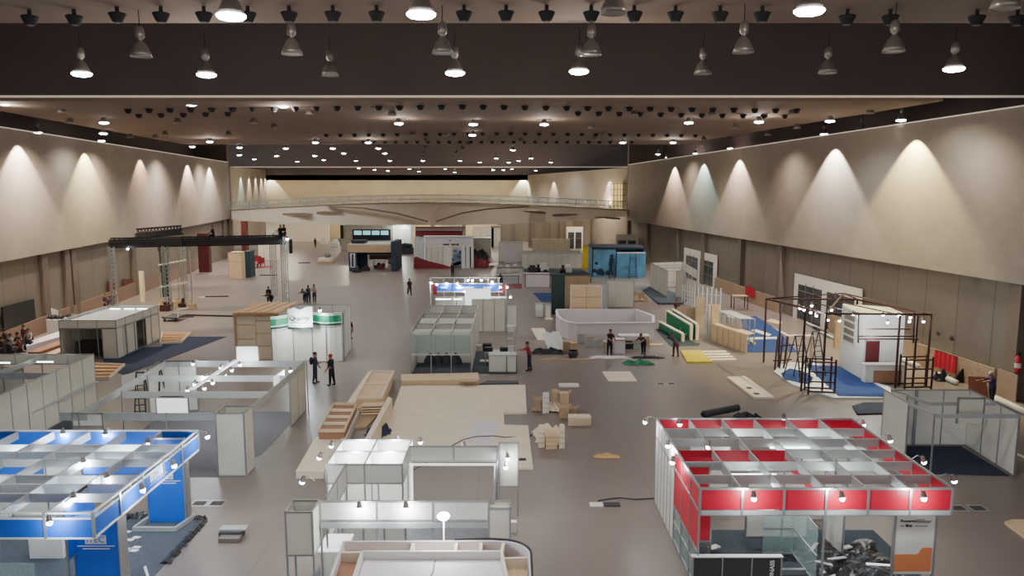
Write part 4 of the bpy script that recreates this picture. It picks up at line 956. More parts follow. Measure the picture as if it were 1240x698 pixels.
MB().box(XD(606,d,2),d+1.5,zz(350,d+1.5),XD(632,d,2),d+1.6,zz(344,d+1.5)).build('end_panel',MATS['maroon'],T)
for z in(zz(343.6),zz(353.5)): MB().box(xa-.5,d-.05,z-.03,xb+.3,d+.05,z+.03).build('rail',MATS['beamwhite'],T)
zt=zz(336.5,d)
for px in(521,537,550,563,591,604): MB().box(XD(px,d,3)-.03,d+.2,0,XD(px,d,3)+.03,d+.26,zt).build('post',MATS['beamwhite'],T)
MB().box(XD(521,d,3),d+.2,zt-.06,XD(606,d,3),d+.26,zt).build('rail',MATS['beamwhite'],T)
for i in range(3): MB().box(XD(527+26*i,d,1),d+.5,0,XD(552+26*i,d,1),d+.55,2.2).build('wall_panel',MATS['cream'],T)
for pxa,pxb in((530,548),(551,561)): MB().cyl((XD(pxa,59,2),57.6,2.4),(XD(pxb,59,2),57.6,2.4),.05,n=8).build('fluorescent_tube',MATS['tube'],T)
xa,xb=XD(563,57.8,2.4),XD(613,57.8,2.4)
MB().box(xa,58.2,1.7,xb-1.2,58.25,zz(350,58.2)).build('lit_panel',MATS['litwhite'],T); MB().box(xa,57.5,2.5,xb,57.56,2.62).build('lit_edge',MATS['litwhite'],T)
MB().box(xb-.05,57.5,0,xb+.02,57.56,zz(344,57.5)).build('post',MATS['beamwhite'],T)
spots('the frame above the blue fascia, counted from left',[(XD(px,d,3),d+.2,HZ(py+2,d),0,-.25) for px,py in((522,339),(529,341),(541,340),(554,340),(556,343),(567,336),(572,336),(583,336),(596,338))],40,2,s=1.3)
spots('the right end of the blue fascia booth, counted from left',[(XD(px,d,2.6),d,HZ(py+2,d),0,-.25) for px,py in((563,349),(606,344),(614,344),(618,356))],40,2,s=1.3)
# ---------------------------------------------------------------- J plywood floor and timber stacks
pf=[(486,469.5),(636,468.5),(638,502),(610,502.5),(610.5,517),(639.5,518),(645.5,569.5),(605,569),(604,560),(452,558),(463,534)]
t=slab('plywood_floor','large pale plywood platform with a notch, laid on the hall floor behind the white booth','platform',pf,.0,.1,'plypale')
slab('long_crate','long pale plywood box lying along the back of the plywood platform','crate',[(486,468),(580,467),(579,458),(486,460)],.0,.32,'ply')
slab('crate_top_board','small grey board on the right end of the long plywood box','board',[(556,463),(578,463),(578,460),(557,460)],.33,.37,'timber')
slab('board_offcut','dark narrow strip on the floor right of the long plywood box','strip',[(580,466),(628,465),(627,462),(590,462)],.0,.04,'charcoal')
tag(MB().prism([G(612,561),G(637,561),G(637,559),G(612,559)],.1,.14).build('board_offcut',MATS['black'],None),'short dark strip on the right tail of the plywood platform','strip')
m=MB(); pts=[]
for i,(px,py) in enumerate(((500,570),(530,553),(545,541),(560,533),(575,529),(598,528),(612,530),(640,528),(651,526))):
    x,y=G(px,py,.13 if px<640 else .03); pts.append((x,y,.13 if px<640 else .03))
for a,c in zip(pts,pts[1:]): m.cyl(a,c,.02,n=6,cap=False)
tag(m.build('power_cable',MATS['charcoal'],None),'thin dark cable curving across the plywood platform','cable')
slab('foam_sheet','pale lavender sheet lying on the right part of the plywood platform','sheet',[(563,536),(598,538),(604,512),(575,508)],.101,.108,'lavender')
def flatbox(label,P,z0,z1,m='ply',lip=None,slats=0,cat='crate',name='wooden_panel_box'):
    q=[G(*p,z1) for p in P]; cx=sum(a[0] for a in q)/4; cy=sum(a[1] for a in q)/4
    t=thing(name,label,cat,cx,cy,z0)
    MB().prism(q,z0,z1-(.12 if lip else 0)).build('body',MATS[m],t,bevel=.008)
    if lip:
        for i in range(4): MB().vpanel([(*q[i],z1-.13,z1),(*q[(i+1)%4],z1-.13,z1)],.07).build('rim_board',MATS[lip],t)
    for k in range(1,slats+1):
        f=k/(slats+1); a=(lerp(q[0][0],q[3][0],f),lerp(q[0][1],q[3][1],f)); c=(lerp(q[1][0],q[2][0],f),lerp(q[1][1],q[2][1],f))
        MB().vpanel([(*a,z1-.12,z1-.02),(*c,z1-.12,z1-.02)],.12).build('batten',MATS['plypale'],t)
    return t
flatbox('lower long plywood box under the top crate of the stack near the two talking men',[(428,494),(462,494),(477,453),(451,453)],0,.35,'ply')
flatbox('top plywood crate with two small holes, at the back of the timber stack',[(432,480),(462,480),(477,449),(450,449)],.36,.75,'ply','plypale',1)
flatbox('long narrow pale board box left of the top crate',[(420,488),(429,490),(453,450),(446,450)],0,.3,'plypale')
flatbox('brown open tray crate with red-brown battens in the middle of the timber stack',[(386,520),(417,520),(432,488),(404,488)],.3,.75,'plyred','ply',3)
flatbox('lower pale box under the brown tray crate',[(388,532),(418,532),(436,489),(404,490)],0,.3,'ply')
flatbox('long pale plywood box in front of the timber stack, lit by a spotlight',[(358,571),(392,571),(414,530),(382,529)],0,.3,'plypale')
flatbox('tall narrow plywood box standing on edge beside the plywood platform',[(441,533),(447,534),(475,483),(470,480)],0,.9,'plypale')
flatbox('long white edged board between the brown tray and the front box',[(393,573),(399,574),(435,498),(430,496)],0,.35,'white')
for k in range(4): flatbox('thin plywood board stacked against the near end of the top crate, %s from the top'%ORD[k],[(437,492+3*k),(463,491+3*k),(466,487+3*k),(440,488+3*k)],.5-.13*k,.56-.13*k,'plypale' if k%2 else 'ply')
flatbox('flat brown panel with a square cutout between the long boards',[(423,519),(444,517),(457,502),(432,500)],0,.1,'cardboard')
tag(MB().ball((*G(456,531),.0),.0001).build('x',MATS['navy']) ,None,None) if False else None
sheet('fabric_bundle','dark navy crumpled bundle at the corner of the white centre booth','bundle',G(458,528)[0],G(458,528)[1],1.1,.8,.9,'navy',33,12)
# cartons heap right of platform
t=sheet('carton_pile','heap of torn pale cardboard and paper, lower left of the scrap cluster','cardboard',G(665,534)[0],G(665,534)[1],1.1,1.2,.5,'plypale',41,10)
hp=[('white upright board in the cardboard cluster',657,474,501,8,'white',.06),('crumpled brown carton left of the upright white board',648,480,499,7,'cardboard',.5),('crumpled timber scraps behind the upright white board',668,470,498,7,'timber',.5),('tall tan carton in the cardboard cluster',678,473,492,11,'ply',.5),('open brown carton below the tan carton',677,490,508,12,'cardboard',.5),('small brown carton with a torn top in the cluster',690,492,504,8,'cardboard',.4),('wide pale plywood box at the right of the cluster',688,501,516,28,'plypale',.5),('upright pale board slab at the lower right of the cluster',677,512,544,7,'plypale',.35),('pale board stack, left block of the lower heap',652,513,543,8,'plypale',.5),('pale board stack, middle block of the lower heap',661,519,545,14,'ply',.5)]
for i,(lab,px,pt,pb,wpx,mm,dp) in enumerate(hp):
    xa,xb,ya,yb=pxbox(px,px+wpx,pb,dp); hh=max(.25,HZ(pt,yb)*.95)
    t=thing('cardboard_box' if 'carton' in lab else 'board_stack',lab,'box' if 'carton' in lab else 'board',(xa+xb)/2,ya,0)
    MB().prism([(xa,ya),(xb,ya+.05),(xb-.03,yb),(xa+.04,yb+.02)],0,hh).build('body',MATS[mm],t,bevel=.02)
    if 'carton' in lab:
        for s_ in(-1,1): MB().add([(xa if s_<0 else xb,ya,hh),(xa if s_<0 else xb,yb,hh),((xa if s_<0 else xb)+s_*.12,yb,hh+.1),((xa if s_<0 else xb)+s_*.12,ya,hh+.1)],[(0,1,2,3)]).build('flap',MATS[mm],t)
    else:
        for k in range(3): MB().box(xa-.02,ya-.02,hh*(k+1)/4,xb+.02,ya,hh*(k+1)/4+.015).build('seam',MATS['timber'],t)
sheet('crumpled_paper','crumpled pale packing paper behind the upright white board','paper',*G(668,497),1.0,.8,.75,'plypale',42,12)
sheet('crumpled_paper','crumpled brown packing paper left of the upright white board','paper',*G(653,497),.7,.6,.55,'cardboard',43,12)
sheet('crumpled_paper','pale torn sheet draped over the lower board stacks','paper',*G(664,527),1.3,.8,.7,'plypale',44,8)
xa,xb,ya,yb=pxbox(677,701,492,.5); tag(MB().box(xa,ya+.1,.95,xb,yb,1.05).build('board_offcut',MATS['white'],None),'white board lying on top of the tall tan carton','board')
slab('plywood_sheet','pale plywood sheet alone on the floor in front of the workers','plywood',[(729,451),(737,463),(772,463),(763,451)],0,.05,'plypale')
slab('plywood_sheet','long pale plywood panel with two dark holes, right of the lone sheet','plywood',[(880,459),(902,458),(938,484),(913,484)],0,.12,'plypale')
for i,(px,py) in enumerate(((907,470),(916,477))): x,y=G(px,py,.12); tag(MB().prism([(x-.15,y-.18),(x+.15,y-.18),(x+.15,y+.18),(x-.15,y+.18)],.121,.125).build('cut_hole',MATS['black'],None),['upper','lower'][i]+' dark square hole in the long pale panel','hole')
slab('plywood_sheet','brown plywood sheet cut by the right edge of the picture','plywood',[(1216,635),(1225,632),(1260,632),(1260,657),(1240,653)],0,.08,'ply')
sheet('plastic_wrap','small crumpled yellow wrap alone on the floor','wrap',G(735,554)[0],G(735,554)[1],1.0,.35,.22,'plyorange',51,14)
for i,(px,py,w_,mm) in enumerate(((722,612,.45,'white'),(741,612,.55,'charcoal'))):
    x,y=G(px,py); tag(MB().box(x-w_/2,y-.15,0,x+w_/2,y+.15,.04).build('floor_hatch',MATS[mm],None),['white','dark'][i]+' floor box cover left of the red booth','floor cover')
for i,(px,py) in enumerate(((242,610),(263,610),(800,465),(813,465),(1160,616),(1184,616),(752,464))[:6]):
    x,y=G(px,py); t=thing('floor_grille',['left grille plate on the floor right of the blue booth','right grille plate on the floor right of the blue booth','left faint floor plate below the lone plywood sheet','right faint floor plate below the lone plywood sheet','left grille plate on the floor right of the red booth','right grille plate on the floor right of the red booth'][i],'floor grille',x,y)
    k_=1 if i not in(2,3) else .8
    MB().box(x-.3*k_,y-.3,0,x+.3*k_,y+.3,.008).build('frame',MATS['aluplate'],t); MB().box(x-.21*k_,y-.17,.008,x+.21*k_,y+.17,.014).build('grille',MATS['charcoal'],t)
m=MB(); pts=[(*G(px,py),.03) for px,py in((724,608),(733,606),(750,604),(770,606),(785,605),(800,604))]
for a,c in zip(pts,pts[1:]): m.cyl(a,c,.02,n=6,cap=False)
tag(m.build('power_cable',MATS['black'],None),'dark cable running from the floor box to the red booth','cable')
x,y=G(266,652); t=thing('toolbox','open dark grey toolbox with a pale lid beside the blue booth','toolbox',x+.3,y)
MB().box(x,y-.1,0,x+.7,y+.3,.22).build('body',MATS['charcoal'],t,bevel=.02); MB().box(x+.08,y-.35,0,x+.74,y-.05,.16).build('tray',MATS['lampshade'],t,bevel=.02); MB().box(x-.02,y+.02,.22,x+.8,y+.34,.27).build('lid',MATS['beamgrey'],t)
x,y=G(879,505); t=thing('fabric_roll','dark grey rolled fabric lying behind the red booth','roll',x,y)
MB().cyl((x-1.1,y-.1,.15),(x+.7,y+.35,.35),.17,n=12).build('roll',MATS['charcoal'],t); MB().cyl((x-1.2,y-.12,.14),(x-1.1,y-.1,.15),.1,n=10).build('core',MATS['black'],t)
x,y=G(905,506); sheet('fabric_bundle','small black and pale bundle beside the dark fabric roll','bundle',x,y,1.2,.5,.4,'black',61,10)
# ---------------------------------------------------------------- K curved counter and workers' clutter
t=thing('curved_counter','low white curved-end enclosure wall in the middle of the hall','counter',7,54)
hk=1.25
def gk(px,py): return G(px,py,hk)
o=[gk(674,377),gk(675,382),gk(680,387),gk(690,391),gk(700,392),gk(791,391),gk(791,383),gk(770,375)]
MB().vpanel([(*p,0,hk) for p in o],.12).build('outer_wall',MATS['lavender'],t)
MB().vpanel([(*gk(770,375),0,hk),(*gk(674,374.5),0,hk),(*gk(674,377),0,hk)],.12).build('rear_wall',MATS['lavender'],t)
MB().vpanel([(p[0],p[1]-.02,hk,hk+.04) for p in o],.2).build('top_edge',MATS['white'],t)
MB().vpanel([(p[0],p[1]+.06,0,.08) for p in o[3:6]],.2).build('plinth',MATS['charcoal'],t)
def framed(label,pl,pr,pyf,pyt,depth,cols,rows,m='ply',fm='timber',name='wooden_cabinet',cat='cabinet',side=None):
    xa,xb,ya,yb=pxbox(pl,pr,pyf,depth); h_=HZ(pyt,ya)
    t=thing(name,label,cat,(xa+xb)/2,ya)
    MB().box(xa,ya,0,xb,yb,h_).build('carcass',MATS[side or m],t)
    for c in range(cols):
        for r in range(rows):
            MB().box(lerp(xa,xb,c/cols)+.04,ya-.03,h_*r/rows+.04,lerp(xa,xb,(c+1)/cols)-.04,ya,h_*(r+1)/rows-.04).build('panel',MATS[m],t)
    g=MB()
    for x in(xa,xb): g.box(x-.04,ya-.06,0,x+.04,ya,h_+.03)
    g.box(xa,ya-.06,h_-.03,xb,ya,h_+.03); g.build('frame',MATS[fm],t)
    return t
framed('tall unpainted plywood cabinet back standing inside the curved enclosure',691,728,386,347,1.2,2,3,'ply','white',side='plyorange')
framed('tall dark green panel cabinet beside the curved enclosure',668,683,381,333,1.0,1,1,'darkgreen','darkgreen','partition_screen','panel')
framed('long beige pink partition behind the dark green panel',683,715,372,334,.2,2,1,'cardboard','column','partition_screen','panel',side='cardboard')
framed('white panel pair standing behind the plywood cabinet',734,767,372,340,.3,3,2,'cream','alu','partition_screen','panel')
framed('grey low partition behind the plywood cabinet, left of the white pair',712,736,376,343,.2,1,1,'beamgrey','alu','partition_screen','panel')
framed('small white cabinet standing alone left of the curved enclosure',648,658,384,368,.5,1,1,'white','alu')
framed('narrow white open carton beside the dark green panel',660,667,386,369,.4,1,1,'cream','alu','carton','box')
x,y=G(664,387); tag(MB().box(x-.3,y-.2,0,x+.35,y+.25,.1).build('board_offcut',MATS['plypale'],None),'yellowish board scrap at the foot of the small white cabinet','board')
slab('carpet','dark blue carpet strip left of the dark green panel','carpet',[(645,355),(668,355),(668,366),(656,366)],.002,.012,'carpetblue')
framed('low white counter with dark ends behind the dark green panel',636,666,348,332,1.2,1,1,'lavender','charcoal','low_counter','counter')
# piles of boards around the workers
L=[('pale frame panel leaning in the board pile, farthest left',651,412,667,399,.5,'plypale'),('white board leaning over the pile, first of three',664,424,673,404,.5,'white'),('white board leaning over the pile, second of three',671,426,679,405,.4,'beamwhite'),('white board leaning over the pile, third of three',677,424,686,402,.4,'white'),('brown carton on the near side of the board pile',682,428,693,412,.6,'cardboard'),('tan carton at the right of the board pile',691,430,699,414,.5,'timber'),
('grey white panel standing behind the pile near the worker, left one',699,417,708,404,.1,'beamgrey'),('grey white panel standing behind the pile, right one',709,421,719,408,.1,'beamgrey'),('small grey panel behind the standing worker',722,421,730,411,.1,'beamgrey'),('beige crate between the two bending workers',744,429,757,409,.7,'lavender'),('dark machine case under the work bench',757,423,767,413,.6,'black'),('pale green glass sheet leaning at the work bench',767,424,776,411,.2,'glass')]
for i,(lab,pl,pb,pr,pt,dp,mm) in enumerate(L):
    xa,xb,ya,yb=pxbox(pl,pr,pb,dp); hh=min(1.1,max(.3,HZ(pt,yb)))
    if 'leaning' in lab and 'glass' not in lab:
        tag(MB().add([(xa,ya,0),(xb,ya,0),(xb-.45,yb+.35,hh),(xa-.45,yb+.35,hh),(xa,ya+.1,0),(xb,ya+.1,0),(xb-.45,yb+.45,hh),(xa-.45,yb+.45,hh)],[(0,1,2,3),(7,6,5,4),(0,4,5,1),(1,5,6,2),(2,6,7,3),(3,7,4,0)]).build('leaning_board',MATS[mm],None),lab,'board')
    else:
        t=thing('carton' if 'carton' in lab else('crate' if 'cr' in lab or 'case' in lab else 'partition_screen'),lab,'box' if ('carton' in lab or 'crate' in lab or 'case' in lab) else 'panel',(xa+xb)/2,ya)
        MB().box(xa,ya,0,xb,yb,hh).build('body',MATS[mm],t,bevel=.02); MB().box(xa-.02,ya-.02,hh-.08,xb+.02,ya,hh).build('edge_strip',MATS['timber'],t)
def bench(label,pl,pr,py,hh,mm='white',dp=.9):
    xa,xb,ya,yb=pxbox(pl,pr,py,dp); t=thing('work_bench',label,'bench',(xa+xb)/2,ya)
    MB().box(xa,ya,hh-.06,xb,yb,hh).build('tabletop',MATS[mm],t,bevel=.01)
    for x in(xa+.1,xb-.1):
        for yy in(ya+.08,yb-.08): MB().box(x-.04,yy-.04,0,x+.04,yy+.04,hh-.06).build('leg',MATS['timber'],t)
    MB().box(xa+.1,ya+.04,.25,xb-.1,ya+.1,.33).build('stretcher',MATS['timber'],t)
    return t
bench('white topped work bench under the hands of the right bending worker',750,787,422,.85)
bench('low wooden trestle bench left of the right bending worker',731,752,428,.75,'timber',.6)
sheet('fabric_bundle','dark coiled hose heap left of the board pile','bundle',*G(663,428),2.0,.8,.5,'black',71,12)
sheet('paper_pile','pale wrapping paper on the floor at the standing worker feet','paper',*G(738,433),2.4,.8,.12,'lavender',72,10)
sheet('plastic_bag','bright green plastic sheet on the floor below the workers','plastic sheet',*G(773,441),1.8,.7,.35,'green',73,12)
sheet('debris','low line of brown wood offcuts below the board pile','debris',*G(690,436),3.6,.35,.14,'cardboard',74,14)
sheet('debris','dark offcuts beside the right bending worker','debris',*G(785,434),2.0,.5,.2,'black',75,10)
x,y=G(694,434); tag(MB().lathe((x,y,0),[(.25,0),(.33,.3),(.3,.5),(.28,.5)],12).build('bucket',MATS['charcoal'],None,smooth=True),'round dark bucket at the near end of the board pile','bucket')
slab('long_board','thin tan plank on the floor right of the work bench','board',[(787,419),(803,419),(803,417),(787,417)],0,.05,'ply')
# green framed panels with white edges
for i,(x0p,y0p,x1p,y1p,hh) in enumerate(((799,399,826,414,.55),(808,393,836,411.5,1.05),(815,392,843,411.5,1.1))):
    a=G(x0p,y0p); c=G(x1p,y1p)
    t=thing('green_panel',['low green panel with pale edges, nearest the yellow board','tall green panel with white rim, middle of the three green panels','tall green panel with white rim, rightmost of the three green panels'][i],'panel',(a[0]+c[0])/2,(a[1]+c[1])/2)
    MB().vpanel([(*a,.05,hh),(*c,.05,hh)],.16).build('board',MATS['green'],t)
    MB().vpanel([(*a,hh,hh+.08),(*c,hh,hh+.08)],.24).vpanel([(a[0],a[1],0,hh+.08),(a[0]-.08,a[1]+.16,0,hh+.08)],.2).build('rim',MATS['plypale'],t)
    MB().vpanel([(c[0],c[1],0,hh),(c[0]+.06,c[1]-.1,0,hh)],.24).build('end_rim',MATS['plypale'],t)
    if i==1:
        q=Vector(a).lerp(Vector(c),.62); q2=Vector(a).lerp(Vector(c),.86)
        g=MB()
        for w_,qq in((.3,q),(.22,q2)):
            g.add([(qq.x-w_*.6,qq.y-.12,.2),(qq.x+w_*.6,qq.y-.16,.2),(qq.x,qq.y-.14,.75)],[(0,1,2)])
        g.build('pale_mark',MATS['beamwhite'],t)
slab('carpet','dark green cloth spread under the green panels','cloth',[(793,399),(806,399),(843,416),(848,416),(846,419),(812,420)],.002,.012,'darkgreen')
slab('yellow_board','bright yellow board lying flat on the floor right of the kneeling worker','board',[(824,426),(848,426),(863,440),(832,440)],0,.1,'yellow')
for i in range(4):
    f0=i/4; a=(lerp(850,862,f0),lerp(426.5,439,f0)); e=(lerp(880,896,f0),lerp(426,438.5,f0))
    slab('wood_slat','pale wooden slat lying beside the yellow board, %s from the back'%ORD[i],'slat',[(a[0],a[1]+2.2),(e[0],e[1]+2),(e[0]-1,e[1]),(a[0]-1,a[1])],0,.08,'plypale','pale slats beside the yellow board')
# plywood counter row, poles
a=G(862,413); c=G(904,428)
t=thing('plywood_counter','long low plywood counter running towards the hall wall beside the blue carpet','counter',*c)
c2=(c[0]+.6,c[1]+.35); MB().vpanel([(*a,0,1.2),(*c,0,1.2)],.08).build('front_panel',MATS['ply'],t)
for k in range(1,6):
    q=Vector(a).lerp(Vector(c),k/6); MB().box(q.x-.06,q.y-.06,0,q.x+.0,q.y,1.2).build('seam',MATS['timber'],t)
q=Vector(a); MB().prism([a,c,(c[0]+.7,c[1]+.5),(a[0]+.7,a[1]+.5)],1.2,1.24).build('counter_top',MATS['timber'],t)
def plypanel(label,pl,pr,pb,pt,mm='ply',dp=.3,name='tall_plywood_panel'):
    xa,xb,ya,yb=pxbox(pl,pr,pb,dp); hh=HZ(pt,ya); t=thing(name,label,'panel',(xa+xb)/2,ya)
    MB().box(xa,ya,0,xb,ya+.08,hh).build('board',MATS[mm],t); MB().box(xa,ya+.08,.1,xa+.08,yb,hh-.1).box(xb-.08,ya+.08,.1,xb,yb,hh-.1).build('rear_frame',MATS['timber'],t)
plypanel('upright tan plywood panel left of the white post frame',842,852,398,360)
plypanel('upright tan plywood panel at the left end of the long plywood counter',861,870,412,369)
plypanel('narrow white upright post panel in front of the pole frame',857,861,407,369,'white')
plypanel('brown low plywood panel behind the green panels, left',820,830,391,372,'cardboard')
plypanel('brown low plywood panel behind the green panels, right',831,841,396,373,'cardboard')
def polerack(label,pl,pr,pbl,pbr,pt,n,mm='beamwhite'):
    a=G(pl,pbl); c=G(pr,pbr); hh=HZ(pt,a[1]); t=thing('pole_rack',label,'frame',(a[0]+c[0])/2,(a[1]+c[1])/2)
    for i in range(n):
        f=i/(n-1); x,y=lerp(a[0],c[0],f),lerp(a[1],c[1],f); MB().box(x-.04,y-.04,0,x+.04,y+.04,hh*(1 if i%2 else .96)).build('pole',MATS[mm],t)
    for z in(.6,hh*.7): MB().bar((*a,z),(*c,z),.05,.06).build('rail',MATS[mm],t)
polerack('rack of white vertical poles beside the white shell booth',826,841,368,372,344,6)
polerack('second rack of tall white poles behind the tan panel',845,872,376,380,346,6)
def rack2(label,pl,pr,pb,pt,n):
    a=G(pl,pb[0]); c=G(pr,pb[1]); hh=1.9; t=thing('metal_rack',label,'frame',(a[0]+c[0])/2,(a[1]+c[1])/2)
    for k in range(n):
        f=k/(n-1); x,y=lerp(a[0],c[0],f),lerp(a[1],c[1],f)
        for dx in(0,1.0): MB().box(x+dx-.03,y-.03,0,x+dx+.03,y+.03,hh).build('post',MATS['beamgrey'],t)
    for dx in(0,1.0): MB().bar((a[0]+dx,a[1],hh),(c[0]+dx,c[1],hh),.06,.06).build('rail',MATS['beamgrey'],t)
    MB().prism([a,c,(c[0]+1,c[1]),(a[0]+1,a[1])],hh,hh+.04).build('top_sheet',MATS['beamgrey'],t)
rack2('row of grey metal stands with a pale top beyond the plywood counter',868,895,(408,420),372,6)
def table(label,pl,pr,py,hh,mm,dp=1.0,lm='alu',name='table'):
    xa,xb,ya,yb=pxbox(pl,pr,py,dp); t=thing(name,label,'table',(xa+xb)/2,ya)
    MB().box(xa,ya,hh-.05,xb,yb,hh).build('tabletop',MATS[mm],t,bevel=.01)
    for x in(xa+.06,xb-.06):
        for yy in(ya+.06,yb-.06): MB().box(x-.03,yy-.03,0,x+.03,yy+.03,hh-.05).build('leg',MATS[lm],t)
table('white topped table with thin legs at the end of the plywood counter',884,905,406,1.3,'beamwhite')
table('brown trestle table near the plywood skirting, in front of the red drape',888,906,375,1.2,'cardboard',1.0,'blackmetal')
slab('carpet','big dark blue carpet with loose boards, right of the plywood counter','carpet',[(904,427),(966,427),(942,400),(915,383),(897,385),(903,408)],.002,.012,'carpetblue')
for i,P in enumerate(([(909,401),(916,400),(934,406),(930,408)],[(905,410),(942,409),(942,411),(905,412)],[(928,390),(934,387),(948,391),(944,394)],[(906,412),(909,411),(916,417),(913,418)],[(935,397),(945,402),(958,408),(955,409)])):
    slab('loose_board',['white board lying diagonally on the dark blue carpet','long white strip across the dark blue carpet','tan board at the back edge of the dark blue carpet','short pale board at the left edge of the dark blue carpet','thin white rod on the right of the dark blue carpet'][i],'board',P,.013,.07,['white','beamwhite','ply','cardboard','white'][i])
# red drape / fire point on right wall
for i,(pa,pb,pt,pl_) in enumerate(((909,920,346,361),(1141,1168,424,452))):
    ya,yb=rpx(pb),rpx(pa); za,zb=HZ(pl_,ya)+.0,HZ(pt,yb)
    t=thing('red_drape',['red cloth hanging at the wall skirting behind the trestle table','red cloth hung over the skirting near the exit wall'][i],'cloth',RW(ya)-.6,(ya+yb)/2)
    n=10; pts=[]
    for k in range(n+1):
        f=k/n; yy=lerp(ya,yb,f); pts.append((RW(yy)-.55-.06*(k%2),yy,max(.3,za)-.1*(k%3==0),zb))
    MB().vpanel(pts,.03).build('drape',MATS['red'],t); MB().bar((RW(ya)-.5,ya,zb),(RW(yb)-.5,yb,zb),.05,.05).build('rail',MATS['blackmetal'],t)
ya=rpx(1237); t=thing('fire_extinguisher','red and white fire extinguisher on the right wall at the frame edge','extinguisher',RW(ya)-.3,ya)
MB().lathe((RW(ya)-.35,ya,1.5),[(.02,0),(.14,.02),(.15,.7),(.08,.85),(.03,.9)],12).build('cylinder',MATS['red'],t,smooth=True); MB().box(RW(ya)-.42,ya-.05,2.4,RW(ya)-.28,ya+.05,2.55).build('valve',MATS['black'],t); MB().lathe((RW(ya)-.35,ya,1.75),[(.155,0),(.155,.25)],12).build('label_band',MATS['white'],t); t['category']='fire extinguisher'
for i,(px,py) in enumerate(((1136,404),(1152,410))):
    y=rpx(px); z=HZ(py,y); tag(MB().cyl((RW(y)-.12,y,z),(RW(y)-.2,y,z),.14,n=12).build('wall_alarm',MATS['charcoal'],None),'small round dark alarm on the right wall, %s one'%['left','right'][i],'alarm')
# white pipes on the floor along the right wall
for i,(a_,c_) in enumerate((((1136,457),(1158,467)),((1205,486),(1250,507)),((1084,434),(1112,447)))):
    a=G(*a_);c=G(*c_); tag(MB().cyl((*a,.16),(*c,.16),.15,n=12).build('white_pipe',MATS['white'],None,smooth=True),['short white pipe on the floor beside the leaning orange board','long white pipe on the floor at the right frame edge','thin white pipe behind the red metal pavilion'][i],'pipe')
sheet('dark_bag','black bag on the floor by the wall beside the white pipe','bag',*G(1141,461),.9,.6,.8,'black',81,10); x,y=G(1164,464); tag(MB().add([(x-.5,y,0),(x+.3,y,0),(x+.4,y+.2,1.1),(x-.4,y+.4,0)],[(0,1,2),(0,2,3),(1,3,2),(0,3,1)]).build('folded_sign',MATS['blackmetal'],None),'dark triangular folded sign beside the black bag','sign')
x,y=G(1190,488); tag(MB().add([(x-.7,y,0),(x+.3,y-.1,0),(x+.3,y+.4,1.25),(x-.55,y+.5,1.25),(x-.7,y+.05,0),(x+.3,y-.05,0),(x+.3,y+.45,1.25),(x-.55,y+.55,1.25)],[(0,1,2,3),(7,6,5,4),(0,4,5,1),(1,5,6,2),(2,6,7,3),(3,7,4,0)]).build('leaning_board',MATS['rust'],None),'orange brown board leaning behind the man in purple','board')
x,y=G(1226,478)
# ---------------------------------------------------------------- H red metal pavilion
b=Booth('metal_pavilion','open brown metal frame pavilion with string of spotlights and a white block inside','pavilion',19,43); T=b.T
FLx,FLy=15.95,39.9; FRx,FRy=22.8,41.2; BLx,BLy=15.7,46.9; BRx,BRy=21.6,47.5
zt=HZ(380,FLy+.5)
def bar(p,q,w=.09,nm='bar',m='brownmetal'): MB().bar(p,q,w,w).build(nm,MATS[m],T)
cor=[(FLx+.6,FLy),(FRx,FRy),(BRx,BRy),(BLx,BLy)]
zc=[HZ(380,cor[0][1]),HZ(381,cor[1][1]),HZ(363,cor[2][1]),HZ(362,cor[3][1])]
for i in range(4): bar((*cor[i],zc[i]),(*cor[(i+1)%4],zc[(i+1)%4]),.1,'roof_beam')
apx=(19.2,44.0,max(zc)+.5)
for i in range(4): bar((*cor[i],zc[i]),apx,.07,'rafter')
for f in(.33,.66):
    a=Vector((*cor[0],zc[0])).lerp(Vector((*cor[1],zc[1])),f); c=Vector((*cor[3],zc[3])).lerp(Vector((*cor[2],zc[2])),f); bar(a,c,.06,'rafter')
for x,y,z in((cor[0][0],cor[0][1],zc[0]),(cor[0][0]-1.0,cor[0][1]+.3,zc[0]),(cor[1][0],cor[1][1],zc[1]),(cor[1][0]-.9,cor[1][1]-.3,zc[1]),(cor[1][0]-1.9,cor[1][1]-.4,zc[1]),(cor[2][0],cor[2][1],zc[2]),(cor[3][0],cor[3][1],zc[3]),(cor[3][0]+.5,cor[3][1]-1.2,zc[3])): bar((x,y,0),(x,y,z),.09,'post')
def trestle(x0,y0,x1,y1,hh,n=4,m='brownmetal'):
    for (x,y) in((x0,y0),(x1,y1),(x0+.1,y0+.8),(x1+.1,y1+.8)): bar((x,y,0),(x,y,hh),.08,'trestle_leg',m)
    for k in range(n):
        z=.15+k*(hh-.3)/(n-1); bar((x0,y0,z),(x1,y1,z),.07,'trestle_rung',m); 
        if k in(0,n-1): bar((x0+.1,y0+.8,z),(x1+.1,y1+.8,z),.07,'trestle_rung',m)
trestle(15.7,39.6,17.0,39.4,1.9,4); trestle(21.2,40.4,22.7,40.5,1.8,4)
x,y=G(938,449)
for k in range(3): bar((x+.3*k,y+.1*k,0),(x+.3*k+.25,y+.4,2.0),.09,'trestle_leg')
bar((x-.1,y,.6),(x+1.1,y+.3,.6),.07,'trestle_rung'); bar((x+.1,y,1.5),(x+1.2,y+.3,1.5),.07,'trestle_rung')
